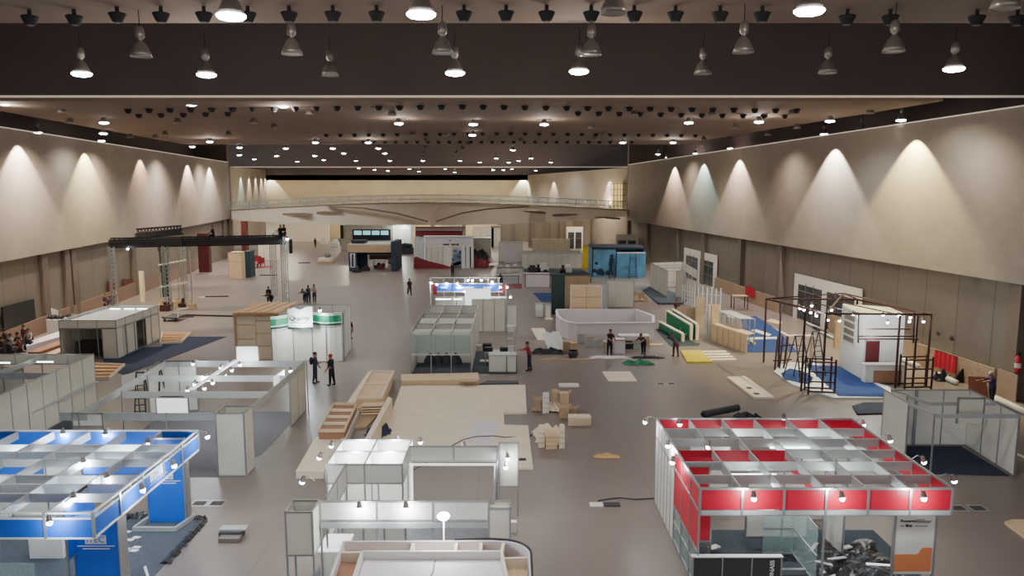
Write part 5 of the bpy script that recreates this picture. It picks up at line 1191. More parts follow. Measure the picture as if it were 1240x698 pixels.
# hanging scaffold cradle
cx0,cx1,cy=18.6,21.6,40.7; zb=zt-1.4
for (p,q) in(((cx0,cy,zt),(cx0-.05,cy-.3,zb-.2)),((cx1,cy,zt),(cx1-.1,cy-.3,zb-.2)),((cx0,cy-.2,zb),(cx1+.2,cy-.2,zb)),((cx0+.3,cy+.3,zb+.45),(cx1,cy+.3,zb+.45)),((cx0,cy-.2,zb+.15),(cx1,cy-.2,zb+.15))): bar(p,q,.07,'cradle_bar')
# platform, carpets
slab('platform_edge','low white plinth under the blue carpets of the metal pavilion','platform',[(937,452),(946,443),(975,438),(1075,470),(1085,478),(1083,484),(1010,484),(960,468)],.0,.1,'beamwhite')
tag(MB().prism([G(px,py,.1) for px,py in((975,442),(1018,444),(1078,475),(1070,481),(1015,480),(998,464))],.1,.115).build('carpet',MATS['carpetblue'],None),'bright blue carpet spread in front of the white block of the pavilion','carpet')
tag(MB().prism([G(px,py,.1) for px,py in((946,453),(956,447),(972,450),(985,458),(980,466),(950,460))],.1,.13).build('carpet',MATS['carpetblue'],None),'crumpled blue carpet piece under the ladders of the pavilion','carpet')
slab('carpet','folded dark blue carpet piece on the floor beside the right shell booth','carpet',[(1032,493),(1046,489),(1072,489),(1072,502),(1038,503)],.003,.07,'carpetnavy')
t=thing('white_block','tall white wall block with a brown doorway inside the metal pavilion','wall block',19.5,42.8)
A_=G(1018,447); B_=G(1042,461); 
xb0,yb0=B_; xb1=G(1092,461)[0]; hb=HZ(381,yb0)
MB().prism([(A_[0],A_[1]),(xb0,yb0),(xb1,yb0+.1),(xb1+.3,yb0+2.6),(A_[0]+.4,A_[1]+1.2)],0,hb).build('body',MATS['white'],t)
MB().box(xb0+.15,yb0-.03,.0,xb0+.95,yb0+.02,HZ(413,yb0)).build('doorway',MATS['maroon'],t)
MB().box(xb0+.1,yb0-.06,.0,xb0+.16,yb0+.02,HZ(413,yb0)+.05).box(xb0+.1,yb0-.06,HZ(413,yb0),xb0+1.0,yb0+.02,HZ(413,yb0)+.06).build('door_frame',MATS['beamgrey'],t)
v=Vector((xb0-A_[0],yb0-A_[1])); 
for k in range(4):
    p=Vector(A_)+v*.12; q=Vector(A_)+v*.62; nn=Vector((v.y,-v.x)).normalized()*.07
    z0=1.9+.42*k; MB().vpanel([(p.x+nn.x,p.y+nn.y,z0,z0+.3),(q.x+nn.x,q.y+nn.y,z0,z0+.3)],.05).build('shelf_slot',MATS['lampshade'],t)
p=Vector(A_)+v*.08; q=Vector(A_)+v*.66; MB().vpanel([(p.x+nn.x*.6,p.y+nn.y*.6,1.75,3.65),(q.x+nn.x*.6,q.y+nn.y*.6,1.75,3.65)],.04).build('shelf_frame',MATS['cream'],t)
t=thing('reception_counter','white reception counter with a brown wood inset in the metal pavilion','counter',20.3,41)
xa,xb,ya,yb=pxbox(1047,1095,466,.5); MB().box(xa,ya,.1,xb,yb,1.08).build('body',MATS['white'],t,bevel=.02); MB().box(xa-.05,ya-.05,1.08,xb+.05,yb+.05,1.14).build('countertop',MATS['cream'],t); MB().box(xa+.45,ya-.03,.12,xb-.2,ya,.8).build('wood_inset',MATS['plyred'],t)
LL=[]
for px,py in((966,372),(971,374),(979,377),(980,369),(986,381),(1000,386),(1004,374),(1014,387),(1030,379),(1066,380),(1072,389),(1085,381),(1099,383),(1098,388),(1115,388)):
    d=41.2 if py>375 else 43; LL.append((XD(px,d,3.4),d,HZ(py-1,d),0,-.2))
spots('the roof frame of the metal pavilion, counted roughly from left',LL,36,2,s=1.0)
light('POINT',19.3,40.3,3.2,160,(.9,.96,1),.15); light('POINT',18.0,42.0,3.2,90,(.9,.96,1),.15)
x,y=G(965,462); ladder('dark A-frame ladder standing inside the metal pavilion, front one',x,y,2.6,.3,'charcoal',None,.7,1.6)
x,y=G(985,455); ladder('dark A-frame ladder inside the metal pavilion, rear one',x,y,2.6,.3,'charcoal',None,.6,1.4)
x,y=G(965,444); bench('timber board resting across the trestles at the left of the pavilion',951,985,444,1.9,'plypale',.4)
x,y=G(1010,410); plypanel('leaning tan plywood panel behind the pavilion by the wall',1011,1019,422,389,'ply')
for i,(px,py) in enumerate(((975,392),(985,398),(994,404))):
    a=G(px,py); c=G(px+16,py+8); tag(MB().bar((*a,.12),(*c,.12),.25,.1).build('long_board',MATS['beamgrey' if i!=1 else 'black'],None),'long grey strip on the floor beyond the pavilion ladders, %s from back'%ORD[i],'board')
# ---------------------------------------------------------------- I right shell booth
b=Booth('exhibition_booth','plain white shell booth with an open front and raised sign frame, far right','booth',17.7,30); T=b.T
h=2.45
b.wall(16.0,31.5,19.3,31.5,0,h,3,'white'); b.wall(19.3,31.5,19.1,28.0,0,h,3,'white'); b.wall(15.7,31.5,15.75,29.6,0,h,1,'white'); b.beam(15.75,29.6,15.9,28.0,h,.12); b.beam(15.9,28.0,19.1,28.0,h,.16); b.post(15.9,28,0,h)
b.wall(16.0,31.5,16.3,30.8,1.4,h,1,'cream'); b.beam(16.3,30.8,16.6,29.6,h,.14); b.beam(16.6,29.6,19.2,29.6,h,.14); b.post(17.0,31.45,0,h)
MB().vpanel([(17.1,28.6,1.9,h+.45),(18.1,28.6,1.9,h+.45)],.03).build('sign_frame',MATS['cream'],T)
for x in(17.1,18.1): MB().box(x-.03,28.56,1.9,x+.03,28.62,h+.48).build('post',MATS['alu'],T)
MB().box(17.1,28.56,h+.42,18.1,28.62,h+.48).build('rail',MATS['alu'],T)
slab('carpet','dark navy carpet inside the plain white shell booth','carpet',[(1086,541),(1164,541),(1223,577),(1112,574)],.003,.014,'carpetnavy')
slab('white_strip','thin white strip on the floor beside the plain white shell booth','strip',[(1222,548),(1224,547),(1250,558),(1250,560)],0,.04,'white')
# ================================================================ FAR HALF
# M lighting truss
t=thing('lighting_truss','long black box truss on four tall aluminium towers near the left wall','truss',-27,67)
def truss(p,q,s=.42,m='alu',nm='truss_leg',n=14,r=.026):
    p=Vector(p);q=Vector(q);d=(q-p); u=d.normalized(); a=u.orthogonal().normalized(); c=u.cross(a); g=MB()
    cs=[(a*i+c*j)*s/2 for i,j in((1,1),(-1,1),(-1,-1),(1,-1))]
    for k in cs: g.bar(p+k,q+k,r*2,r*2)
    for k in range(n):
        f0,f1=k/n,(k+1)/n
        for i in range(4):
            g.bar(p+d*f0+cs[i],p+d*f1+cs[(i+1)%4],r,r); 
    return g.build(nm,MATS[m],t)
zT=6.05
xL,xR=XD(134,66,6),XD(346,70,6)
truss((xL,66,zT),(xR,70,zT),.55,'blackmetal','truss_beam',40,.06); MB().vpanel([(xL,65.7,zT-.3,zT+.3),(xR,69.7,zT-.3,zT+.3)],.05).build('black_cover',MATS['black'],t)
xl2,xr2=XD(166,74,6),XD(221,76,6); truss((xl2,74,HZ(283,74)),(xr2,76,HZ(278.5,76)),.6,'blackmetal','truss_beam',14,.06); MB().vpanel([(xl2,73.7,HZ(285,74),HZ(283,74)),(xr2,75.7,HZ(282,76),HZ(276.5,76))],.05).vpanel([(xl2,73.6,HZ(286,74),HZ(282.5,74)),(xr2,75.6,HZ(283,76),HZ(276.5,76))],.3).build('black_cover',MATS['black'],t)
truss((xR,70,zT+.1),(XD(330,76,6),77,zT+.1),.5,'blackmetal','truss_beam',10)
MB().box(XD(189,66.5,5.5),66.3,HZ(298,66.5),XD(221,66.5,5.5),66.6,HZ(288,66.5)).build('black_cover',MATS['black'],t)
for px,d in((137,66),(202,67),(222,74),(345,69.8),(331,76)):
    truss((XD(px,d,3),d,0),(XD(px,d,3),d,zT-.3),.42,'alu' if px!=222 else 'alu','truss_leg',16)
MB().box(XD(351,69.6,5.2),69.4,HZ(307,69.6),XD(354,69.6,5.2),69.7,HZ(290,69.6)).build('hanging_cloth',MATS['black'],t)
spots('the right end of the lighting truss',[(xR+.3,69.7,zT+.2,0,-.2)],150,1,s=1.8)
spots('the left part of the lighting truss',[(XD(157,66,5),66,HZ(300,66),0,-.2)],30,1,s=1.3)
# brown pillar and boxes by left wall
xa,xb,ya,yb=pxbox(241,254,330,.8); struct('wall_column',MB().box(xa,ya,0,xb,yb,HZ(283,ya)),'maroon')
x_=XD(296,100,4); struct('wall_column',MB().box(XD(292,112,4),112,0,XD(298,112,4),113,HZ(268,112)),'maroon')
xa,xb,ya,yb=pxbox(170,175,366,.3); tag(MB().box(xa,ya,0,xb,yb,HZ(329,ya)).build('wooden_post',MATS['plypale'],None,bevel=.02),'tall pale yellow plank standing upright at the left wall','post')
t=framed('tall light wood cabinet with a dark side, beyond the lighting truss',278,294,338,306,2.0,1,3,'ply','timber')
xa,xb,ya,yb=pxbox(294,302,337,2.2); MB().prism([(xa,ya),(xb,ya+.6),(xb,yb),(xa,yb)],0,HZ(305,ya)).build('side_panel',MATS['darkgreen'],t)
xa,xb,ya,yb=pxbox(305,332,318,1.5); t=thing('tarpaulin','pale tarpaulin wall hung behind the red chairs, far left','cloth',(xa+xb)/2,ya+3)
MB().vpanel([(lerp(xa,xb,k/8),ya+3+.3*(k%2),0,HZ(294,ya)-.3*(k%3)) for k in range(9)],.05).build('sheet',MATS['bridge'],t)
for i,(px,py) in enumerate(((303,322),(309,320),(315,321),(305,325),(312,324),(318,323))):
    x,y=G(px,py); t=thing('stacked_chair','dark red chair in the small cluster beyond the light wood cabinet, %s from left'%ORD[i],'chair',x,y,0,R.uniform(-1,1),'dark red chairs far left')
    MB().box(-.3,-.3,.42,.3,.3,.5).build('seat',MATS['seatred'],t,local=True); MB().box(-.3,.24,.5,.3,.32,1.2).build('backrest',MATS['seatred'],t,local=True)
    for sx in(-1,1):
        for sy in(-1,1): MB().box(sx*.26-.03,sy*.26-.03,0,sx*.26+.03,sy*.26+.03,.42).build('leg',MATS['black'],t,local=True)
slab('carpet','thin dark red carpet strip in front of the red chairs','carpet',[(300,324),(328,322),(330,324),(300,326)],0,.05,'darkred')
xa,xb,ya,yb=pxbox(383,402,320,2.2); t=thing('pallet_load','low white pallet load with wrapped goods, alone on the far floor','pallet',(xa+xb)/2,ya)
MB().box(xa,ya,0,xb,yb,.35).build('pallet',MATS['timber'],t); MB().box(xa+.2,ya+.2,.35,xb-.3,yb-.2,.8).build('boxes',MATS['white'],t,bevel=.05); MB().ball((xb-.8,ya+1,1.1),.45,10).build('wrapped_goods',MATS['lampshade'],t)
for i,(px,py,mm) in enumerate(((392,296,'cream'),(406,299,'white'),(412,297,'lampshade'),(417,296,'cream'),(421,294,'charcoal'))):
    x,y=G(px,py); tag(MB().box(x-.7,y-.5,0,x+.7,y+.5,.8).box(x-.4,y-.2,.8,x+.5,y+.3,1.3).build('goods_pile',MATS[mm],None,bevel=.05),'small goods pile on the far floor left of the navy booth, %s from left'%ORD[i],'goods')
for i,(px,py,l_) in enumerate(((262,360,2.2),(244,361,.5),(368,319,1.6),(325,334,2),(214,385,2.5))):
    x,y=G(px,py); tag(MB().bar((x-l_/2,y,.05),(x+l_/2,y+.3,.05),.2,.1).build('floor_strip',MATS['charcoal' if i!=1 else 'white'],None),['dark thin batten on the floor under the truss','short white scrap left of the dark thin batten','dark strip on the far floor near the pallet','dark strip by the right truss tower','dark strip on the floor near the boxed booth'][i],'strip')
m=MB(); a=G(208,382); c=G(285,384); m.bar((*a,.06),(*c,.06),.12,.12); tag(m.build('long_batten',MATS['black'],None),'long black batten on the floor between the boxed booth and the plywood box','batten')
def polyg(label,P,mm,z=.012,nm='floor_marking',cat='floor marking'): slab(nm,label,cat,P,.002,z,mm)
for i,(px,py) in enumerate(((196,373),(206,372),(214,372),(222,372),(232,374),(200,377))):
    x,y=G(px,py); tag(MB().box(x-.4,y-.2,0,x+.4,y+.2,.35+.1*(i%3)).box(x-.1,y-.1,.3,x+.1,y+.1,.8).build('parts_pile',MATS['brownmetal' if i%2 else 'timber'],None,bevel=.02),'small brown parts pile under the lighting truss, %s from left'%ORD[i],'parts')
xa,xb,ya,yb=pxbox(197,215,390,1.6); t=thing('hand_cart','grey hand cart with a white handle right of the boxed booth','cart',(xa+xb)/2,ya)
MB().box(xa,ya,.25,xb,yb,.35).build('platform',MATS['charcoal'],t)
for x in(xa+.15,xb-.15): MB().cyl((x,ya,.12),(x,ya+.1,.12),.12,n=10).build('wheel',MATS['black'],t)
MB().bar((xb,ya+.1,.3),(xb+.1,ya+.1,1.0),.06,.06).bar((xb+.1,ya+.1,1.0),(xb+.8,ya+.3,1.1),.08,.08).build('handle',MATS['white'],t)
sc=thing('scaffold','slim scaffold tower with planks near the left wall under the truss','scaffold',-34,72)
for px in(193,206,222):
    for d in(70,71.6): MB().cyl((XD(px,70,3),d,0),(XD(px,70,3),d,HZ(305,70)),.05,n=6).build('pole',MATS['alu'],sc)
for py in(318,345): MB().bar((XD(193,70,3),70,HZ(py+3,70)),(XD(226,70,3),70,HZ(py-3,70)),.3,.1).build('plank',MATS['cream'],sc)
MB().vpanel([(XD(196,71,2),71,.6,HZ(322,71)),(XD(203,71,2),71.2,.6,HZ(322,71))],.1).build('net',MATS['darkgreen'],sc)
# N navy booth
t=thing('navy_booth','navy blue booth with a beige fascia and open front, centre left far','booth',-17.5,98)
xa,xb,ya,yb=pxbox(422,480,328.5,5); zf=HZ(294,ya)
def fx(px,d=ya): return XD(px,d,2)
MB().box(fx(421),ya,HZ(306,ya),fx(474),ya+.15,HZ(297,ya)).build('fascia',MATS['cardboard'],t)
MB().box(fx(421),ya,HZ(297,ya),fx(474),yb,HZ(296,ya)).build('roof_edge',MATS['beamgrey'],t)
MB().box(fx(422),ya,0,fx(432),ya+2.5,HZ(306,ya)).build('side_panel',MATS['navy'],t); MB().box(fx(431),ya+2,0,fx(441),ya+2.4,HZ(306,ya)).build('inner_panel',MATS['navy'],t)
MB().box(fx(474),ya-.3,0,fx(480),yb,HZ(293,ya)).build('tower',MATS['navy'],t)
MB().box(fx(432),ya+4,HZ(312,ya),fx(474),ya+4.2,HZ(300,ya)).build('rear_panel',MATS['navy'],t); MB().box(fx(424),ya+1,HZ(296,ya),fx(440),ya+3,HZ(292,ya)).build('roof_box',MATS['black'],t)
MB().box(fx(441),ya+3.5,HZ(312,ya)-.6,fx(472),ya+3.8,HZ(312,ya)).build('red_shelf',MATS['maroon'],t)
g=MB(); xx0,xx1=fx(424),fx(430)
for z0,z1 in((HZ(324,ya),HZ(308,ya)),): 
    for dx in(0,.12): g.box(xx0+dx,ya-.04,z0,xx0+dx+.06,ya,z1).box(xx1-dx-.06,ya-.04,z0,xx1-dx,ya,z1)
    g.box(xx0,ya-.04,z1,xx1,ya,z1+.08).box(xx0,ya-.04,z0,xx1,ya,z0+.08)
g.build('white_emblem',MATS['beamwhite'],t)
table('white table under the navy booth roof',452,466,324,1.0,'white',.8)
for i,(px,py,mm) in enumerate(((432,330,'black'),(443,328,'black'),(458,325,'charcoal'),(463,326,'darkred'),(471,327,'lampshade'))):
    x,y=G(px,py); tag(MB().box(x-.5,y-.4,0,x+.5,y+.4,.4).ball((x+.1,y,.5),.3,8).build('tool_bag',MATS[mm],None,bevel=.05),'small bag on the floor before the navy booth, %s from left'%ORD[i],'bag')
# lit screen booth behind
def simplebooth(label,pl,pr,pf,pt,depth,wallm,n,rim='alu',fascia=None,roof=None,name='exhibition_booth',fh=.3,door=False):
    xa,xb,ya,yb=pxbox(pl,pr,pf,depth); hh=HZ(pt,ya)
    b=Booth(name,label,'booth',(xa+xb)/2,ya)
    b.wall(xa,ya,xb,ya,0,hh,n,wallm); b.wall(xa,ya,xa,yb,0,hh,max(1,n//2),wallm); b.wall(xb,ya,xb,yb,0,hh,max(1,n//2),wallm); b.wall(xa,yb,xb,yb,0,hh,n,wallm)
    if fascia: MB().box(xa-.05,ya-.08,hh-fh,xb+.05,ya-.02,hh).build('fascia',MATS[fascia],b.T)
    if roof: MB().box(xa,ya,hh,xb,yb,hh+.08).build('roof',MATS[roof],b.T)
    return b,xa,xb,ya,yb,hh
b_,xa,xb,ya,yb,hh=simplebooth('white booth with a row of lit cyan screens behind the navy booth',413,476,304,273,4,'cream',5)
MB().box(XD(427,ya,3),ya-.15,HZ(291,ya),XD(473,ya,3),ya-.1,HZ(278,ya)).build('screen_band',MATS['navy'],b_.T)
for i in range(4): MB().box(XD(429+10.8*i,ya,3),ya-.2,HZ(284.5,ya),XD(438+10.8*i,ya,3),ya-.15,HZ(279.5,ya)).build('screen',MATS['cyanlit'],b_.T)
MB().box(XD(412.5,ya,3),ya-.2,HZ(289,ya),XD(416,ya,3),ya-.1,HZ(273,ya)).build('black_sign',MATS['black'],b_.T)
b_,xa,xb,ya,yb,hh=simplebooth('bright white booth with a gable light, right of the lit screens',475,498,303,271,3,'white',3,fascia='beamwhite')
MB().add([(XD(484,ya,4),ya-.1,HZ(277,ya)),(XD(497,ya,4),ya-.1,HZ(277,ya)),(XD(490,ya,4),ya-.1,HZ(271,ya))],[(0,1,2)]).build('gable_mark',MATS['litwhite'],b_.T)
light('POINT',XD(487,ya,3),ya-2,4,500,(.9,1,.97),.1)
xa,xb,ya,yb=pxbox(478,500,308,1.5); t=thing('goods_pile','dark low counter with heaped goods before the bright white booth','counter',(xa+xb)/2,ya); MB().box(xa,ya,0,xb,yb,1.0).build('body',MATS['charcoal'],t); g=MB()
for k in range(6): g.ball((lerp(xa,xb,.1+.15*k),ya+.6,1.3),.5-.05*(k%3),8)
g.build('heaped_goods',MATS['darkgreen'],t)
# white/red booth
b=Booth('exhibition_booth','white booth with rounded frame, red base carpet and dark red roof band, far centre','booth',-9,101); T=b.T
xa,xb,ya,yb=pxbox(514,572,325,6); 
def Q(px,py,d=ya): return XD(px,d,2),HZ(py,d)
MB().box(Q(516,0)[0],ya+.1,0,Q(546,0)[0],ya+.2,HZ(294,ya)).build('front_wall',MATS['white'],T); MB().box(Q(546,0)[0],ya+.1,HZ(299,ya),Q(571,0)[0],ya+.2,HZ(290,ya)).build('header_panel',MATS['white'],T)
MB().box(Q(516,0)[0],ya+.05,HZ(296,ya),Q(571,0)[0],ya+.15,HZ(288,ya)).build('header_panel',MATS['lavender'],T)
for px in(514.5,572): MB().box(Q(px,0)[0]-.18,ya-.1,0,Q(px,0)[0]+.18,ya+.3,HZ(288,ya)).build('round_frame_post',MATS['beamwhite'],T,bevel=.1)
MB().box(Q(514.5,0)[0]-.18,ya-.1,HZ(288,ya),Q(572,0)[0]+.18,ya+.3,HZ(285.5,ya)).build('round_frame_top',MATS['beamwhite'],T,bevel=.15)
MB().box(Q(517,0)[0],ya+.04,.5,Q(536,0)[0],ya+.1,HZ(299,ya)).build('door_panel',MATS['cream'],T)
for px in(517,522,530,536): MB().box(Q(px,0)[0]-.05,ya,.4,Q(px,0)[0]+.05,ya+.05,HZ(299,ya)).build('mullion',MATS['beamgrey'],T)
for px,w_ in((561,.25),(566.5,.25)): MB().box(Q(px,0)[0]-w_,ya,0,Q(px,0)[0]+w_,ya+.2,HZ(297,ya)).build('slim_column',MATS['beamwhite'],T)
for px in(563.5,569): MB().box(Q(px,0)[0]-.2,ya+.6,0,Q(px,0)[0]+.2,ya+.7,HZ(298,ya)).build('dark_slot',MATS['navy'],T)
g=MB()
for k,(px,w_) in enumerate(((537,.5),(540,.3),(542,.4),(547,.5),(550,.4),(553,.5))): g.box(Q(px,0)[0],ya+.0,HZ(296.8+(.6 if k%2 else 0),ya),Q(px,0)[0]+w_*.55,ya+.04,HZ(295.4,ya))
g.build('dark_lettering',MATS['navy'],T)
MB().box(Q(544,0)[0],ya-.02,HZ(292,ya),Q(546,0)[0],ya+.05,HZ(290.5,ya)).build('small_emblem',MATS['column'],T)
MB().box(Q(546,0)[0],ya+3,0,Q(571,0)[0],ya+3.2,HZ(298,ya)).build('rear_wall',MATS['lavender'],T)
g=MB(); rr=random.Random(4)
for k in range(16): 
    px=547+rr.random()*14; z=rr.random()*2.2; x=Q(px,0)[0]; g.box(x-.25,ya+1,z,x+.25,ya+1.6,z+.35)
g.build('stored_goods',MATS['screenblue'],T)
xs=XD(502,ya+5,2); MB().vpanel([(Q(514,0)[0],ya+.1,.0,HZ(288,ya)),(XD(503,ya+7,2),ya+7,0,HZ(286,ya+7))],.15).build('side_wall',MATS['beamgrey'],T)
for k in range(4):
    f=.12+.2*k; x=lerp(Q(514,0)[0],XD(503,ya+7,2),f); y=lerp(ya,ya+7,f); MB().box(x-.2,y-.15,.8,x-.05,y+.15,3.6).build('side_pilaster',MATS['beamwhite'],T)
d2=ya+7
MB().box(XD(503,d2,4),d2,HZ(288,d2),XD(560,d2,4),d2+.3,HZ(280,d2)).build('roof_band',MATS['darkred'],T); MB().prism([(XD(503,d2,4),d2),(XD(560,d2,4),d2),(XD(560,d2+12,4)+.5,d2+12),(XD(503,d2+12,4),d2+12)],HZ(280,d2)-.1,HZ(280,d2)).build('roof_edge',MATS['maroon'],T)
MB().box(XD(506,d2+12,4),d2+12,HZ(279,d2+12)-.4,XD(552,d2+12,4),d2+12.2,HZ(276.5,d2+12)).build('roof_band',MATS['darkred'],T)
m=MB(); pp=[(XD(px,ya-.3,1),HZ(py,ya-.3)) for px,py in((501,326),(550,326),(538,321),(519,316.5),(504,311),(501,312.5))]; k=len(pp)
m.add([(x,ya-.3,max(0,z)) for x,z in pp]+[(x,ya-.2,max(0,z)) for x,z in pp],[tuple(range(k)),tuple(range(2*k-1,k-1,-1))]+[(i,k+i,k+(i+1)%k,(i+1)%k) for i in range(k)]); m.build('base_panel',MATS['darkred'],T)
slab('carpet','dark red carpet wedge at the foot of the white rounded booth','carpet',[(501,326),(551,326),(540,322),(519,317),(504,311),(501,313)],.003,.05,'darkred')
framed('tall white slab rising behind the dark red roof band',560,564,306,267,.4,1,1,'cream','beamwhite','white_tower','panel')
framed('white box structure above and behind the rounded booth',534,558,300,269,3,2,2,'cream','beamwhite','white_box_structure','booth')
t=framed('pale panel wall right of the rounded white booth',573,594,312,289,3,3,1,'cream','column','partition_screen','panel')
sheet('goods_heap','heap of dark and red goods right of the rounded white booth','goods',*G(582,324),3.2,1.6,1.8,'darkred',91,12); sheet('goods_heap','grey bundle heap behind the dark red goods','goods',*G(580,314),3.0,1.6,2.0,'charcoal',92,12)
x,y=G(587,306); tag(MB().bar((x-.8,y,1.8),(x+.9,y,2.9),.6,.12).build('leaning_board',MATS['white'],None),'small white board poking out of the goods heaps','board')
# far centre-right booths
simplebooth('white closed box booth, left of the long low partitions',604,633,317,294,3,'white',3,fascia=None)
framed('lavender door-like panel on the white closed box booth',611,626,318.5,296,.15,1,1,'lavender','white','partition_screen','panel')
simplebooth('small pinkish booth behind the white closed box booth',595,606,300,274,3,'cream',2,fascia='plyred')
simplebooth('long low row of white panels, rear one of two',645,690,305,290,2,'cream',7)
simplebooth('long low row of white panels, front one of two',632,704,325,307,4,'cream',9)
simplebooth('beige low partition block left of the white closed box booth',573,598,300,276,4,'bridge',3)
framed('yellow tall column box at the end of the white panel rows',706,712,325,299,.8,1,1,'yellow','yellow','yellow_column','column')
framed('narrow tan board beside the yellow column box',714,717,322,305,.3,1,1,'cardboard','timber','tall_board','board')
t=framed('stack of brown wooden shelves by the far doors',620,640,292,279,2,1,4,'cardboard','timber','shelf_stack','shelf')
table('dark topped table with white things, far centre',602,634,337,1.2,'charcoal',1.5); 
table('long pinkish board table left of the dark topped table',592,603,333,1.2,'lavender',2.5)
framed('grey green low counter before the dark topped table',601,628,346,334,1.2,1,1,'beamgrey','charcoal','low_counter','counter')
for i,(px,py,w_,mm) in enumerate(((606,327,1.0,'white'),(615,326,.7,'white'),(624,325,.8,'cream'),(645,327,1.2,'charcoal'),(658,324,1.4,'white'),(688,326,.9,'white'),(682,327,.6,'black'),(661,333,.8,'black'),(652,326,.5,'black'))):
    x,y=G(px,py+4); z=0 if px>630 else 0
    tag(MB().box(x-w_/2,y-.3,.0,x+w_/2,y+.3,.55+.2*(i%2)).box(x-w_/3,y-.2,.5,x+w_/4,y+.2,1.0).build('goods_pile',MATS[mm],None,bevel=.03),'small %s goods piece on the floor before the white panel rows, %s from left'%('pale' if mm in('white','cream') else 'dark',ORD[i]),'goods')
slab('carpet','grey carpet area before the front row of white panels','carpet',[(632,326),(704,326),(716,333),(640,336)],.003,.012,'carpetgrey')
# blue cube
b=Booth('exhibition_booth','blue printed cube booth with a dark top rim and painted figures','booth',13,93); T=b.T
xa,xb,ya,yb=pxbox(717,780,335,5); hh=HZ(302,ya)
MB().box(xa,ya,0,lerp(xa,xb,.45),ya+.1,hh).build('printed_wall',MATS['screenblue'],T); MB().box(lerp(xa,xb,.45),ya-.8,0,xb,ya-.7,hh-.35).build('printed_wall',MATS['screenblue'],T)
MB().box(xa,ya,0,xa+.1,yb,hh).build('side_wall',MATS['screenblue'],T); MB().box(xb-.1,ya,0,xb,yb,hh).build('side_wall',MATS['screenblue'],T); MB().box(xa,yb,0,xb,yb+.1,hh).build('rear_wall',MATS['screenblue'],T)
MB().box(xa-.05,ya-.1,hh,xb+.05,yb,hh+.25).build('top_rim',MATS['navy'],T); MB().box(lerp(xa,xb,.45),ya-.85,hh-.45,xb,ya-.7,hh-.3).build('lilac_rail',MATS['lavender'],T)
g=MB()
for k,(u,z,s_) in enumerate(((.05,.7,.25),(.12,.5,.3),(.16,.6,.4),(.2,.4,.3),(.08,1.6,.2),(.3,.45,.3))): g.ball((lerp(xa,xb,u),ya-.02,z),s_,8,sy=.1)
g.build('printed_foliage',MATS['navy'],T)
g=MB(); u=lerp(xa,xb,.37); g.ball((u,ya-.03,2.5),.22,8,sy=.15).bar((u,ya-.03,2.3),(u-.1,ya-.03,1.3),.5,.05).bar((u-.1,ya-.03,1.3),(u-.25,ya-.03,.2),.22,.05).bar((u-.1,ya-.03,1.3),(u+.15,ya-.03,.2),.22,.05); g.build('printed_figure',MATS['navy'],T)
x,y=G(766,337); ladder('dark A-frame ladder standing before the blue printed cube',x,y,2.9,0,'navy',None,.9,1.2)
x,y=G(741,338); ladder('pale step ladder at the left of the dark A-frame ladder by the blue cube',x,y,2.4,0,'navy',None,.6,.9)
# white shell right
b=Booth('exhibition_booth','white open-topped shell booth on a dark plinth near the right wall','booth',15,72); T=b.T
A_=G(787,349); B_=G(808,362); Cc=G(824,361); h=HZ(328,B_[1])
b.wall(*A_,*B_,0,h,5,'cream'); b.wall(*B_,B_[0]+1.6,B_[1]+.0,0,h,2,'cream',skip=(0,)); b.wall(*A_,A_[0]+3.6,A_[1]+1,0,h,4,'cream'); b.wall(A_[0]+3.6,A_[1]+1,B_[0]+2.9,B_[1]+.4,1.9,h,4,'cream')
for f in(.3,.6): 
    b.beam(lerp(A_[0],B_[0],f),lerp(A_[1],B_[1],f),lerp(A_[0],B_[0],f)+2.8,lerp(A_[1],B_[1],f)+.5,h,.15)
for z in(.9,1.6): MB().box(B_[0]+.2,B_[1]+.3,z,B_[0]+1.5,B_[1]+.4,z+.08).build('shelf',MATS['beamwhite'],T)
slab('plinth','dark grey low plinth under the white shell booth near the right wall','plinth',[(779,353),(790,347),(835,362),(826,369),(797,369)],.0,.15,'carpetgrey')
framed('white low cabinet at the right end of the far white shell',824,830,360,334,.8,1,2,'cream','alu')
t=sheet('goods_heap','low cream and orange cartons behind the white panel pair','goods',*G(772,364),1.8,1.4,1.2,'cardboard',95,10)
x,y=G(792,318); table('dark stool-like stand by the wall behind the white shell',800,810,316,1.6,'blackmetal',.8,'blackmetal')
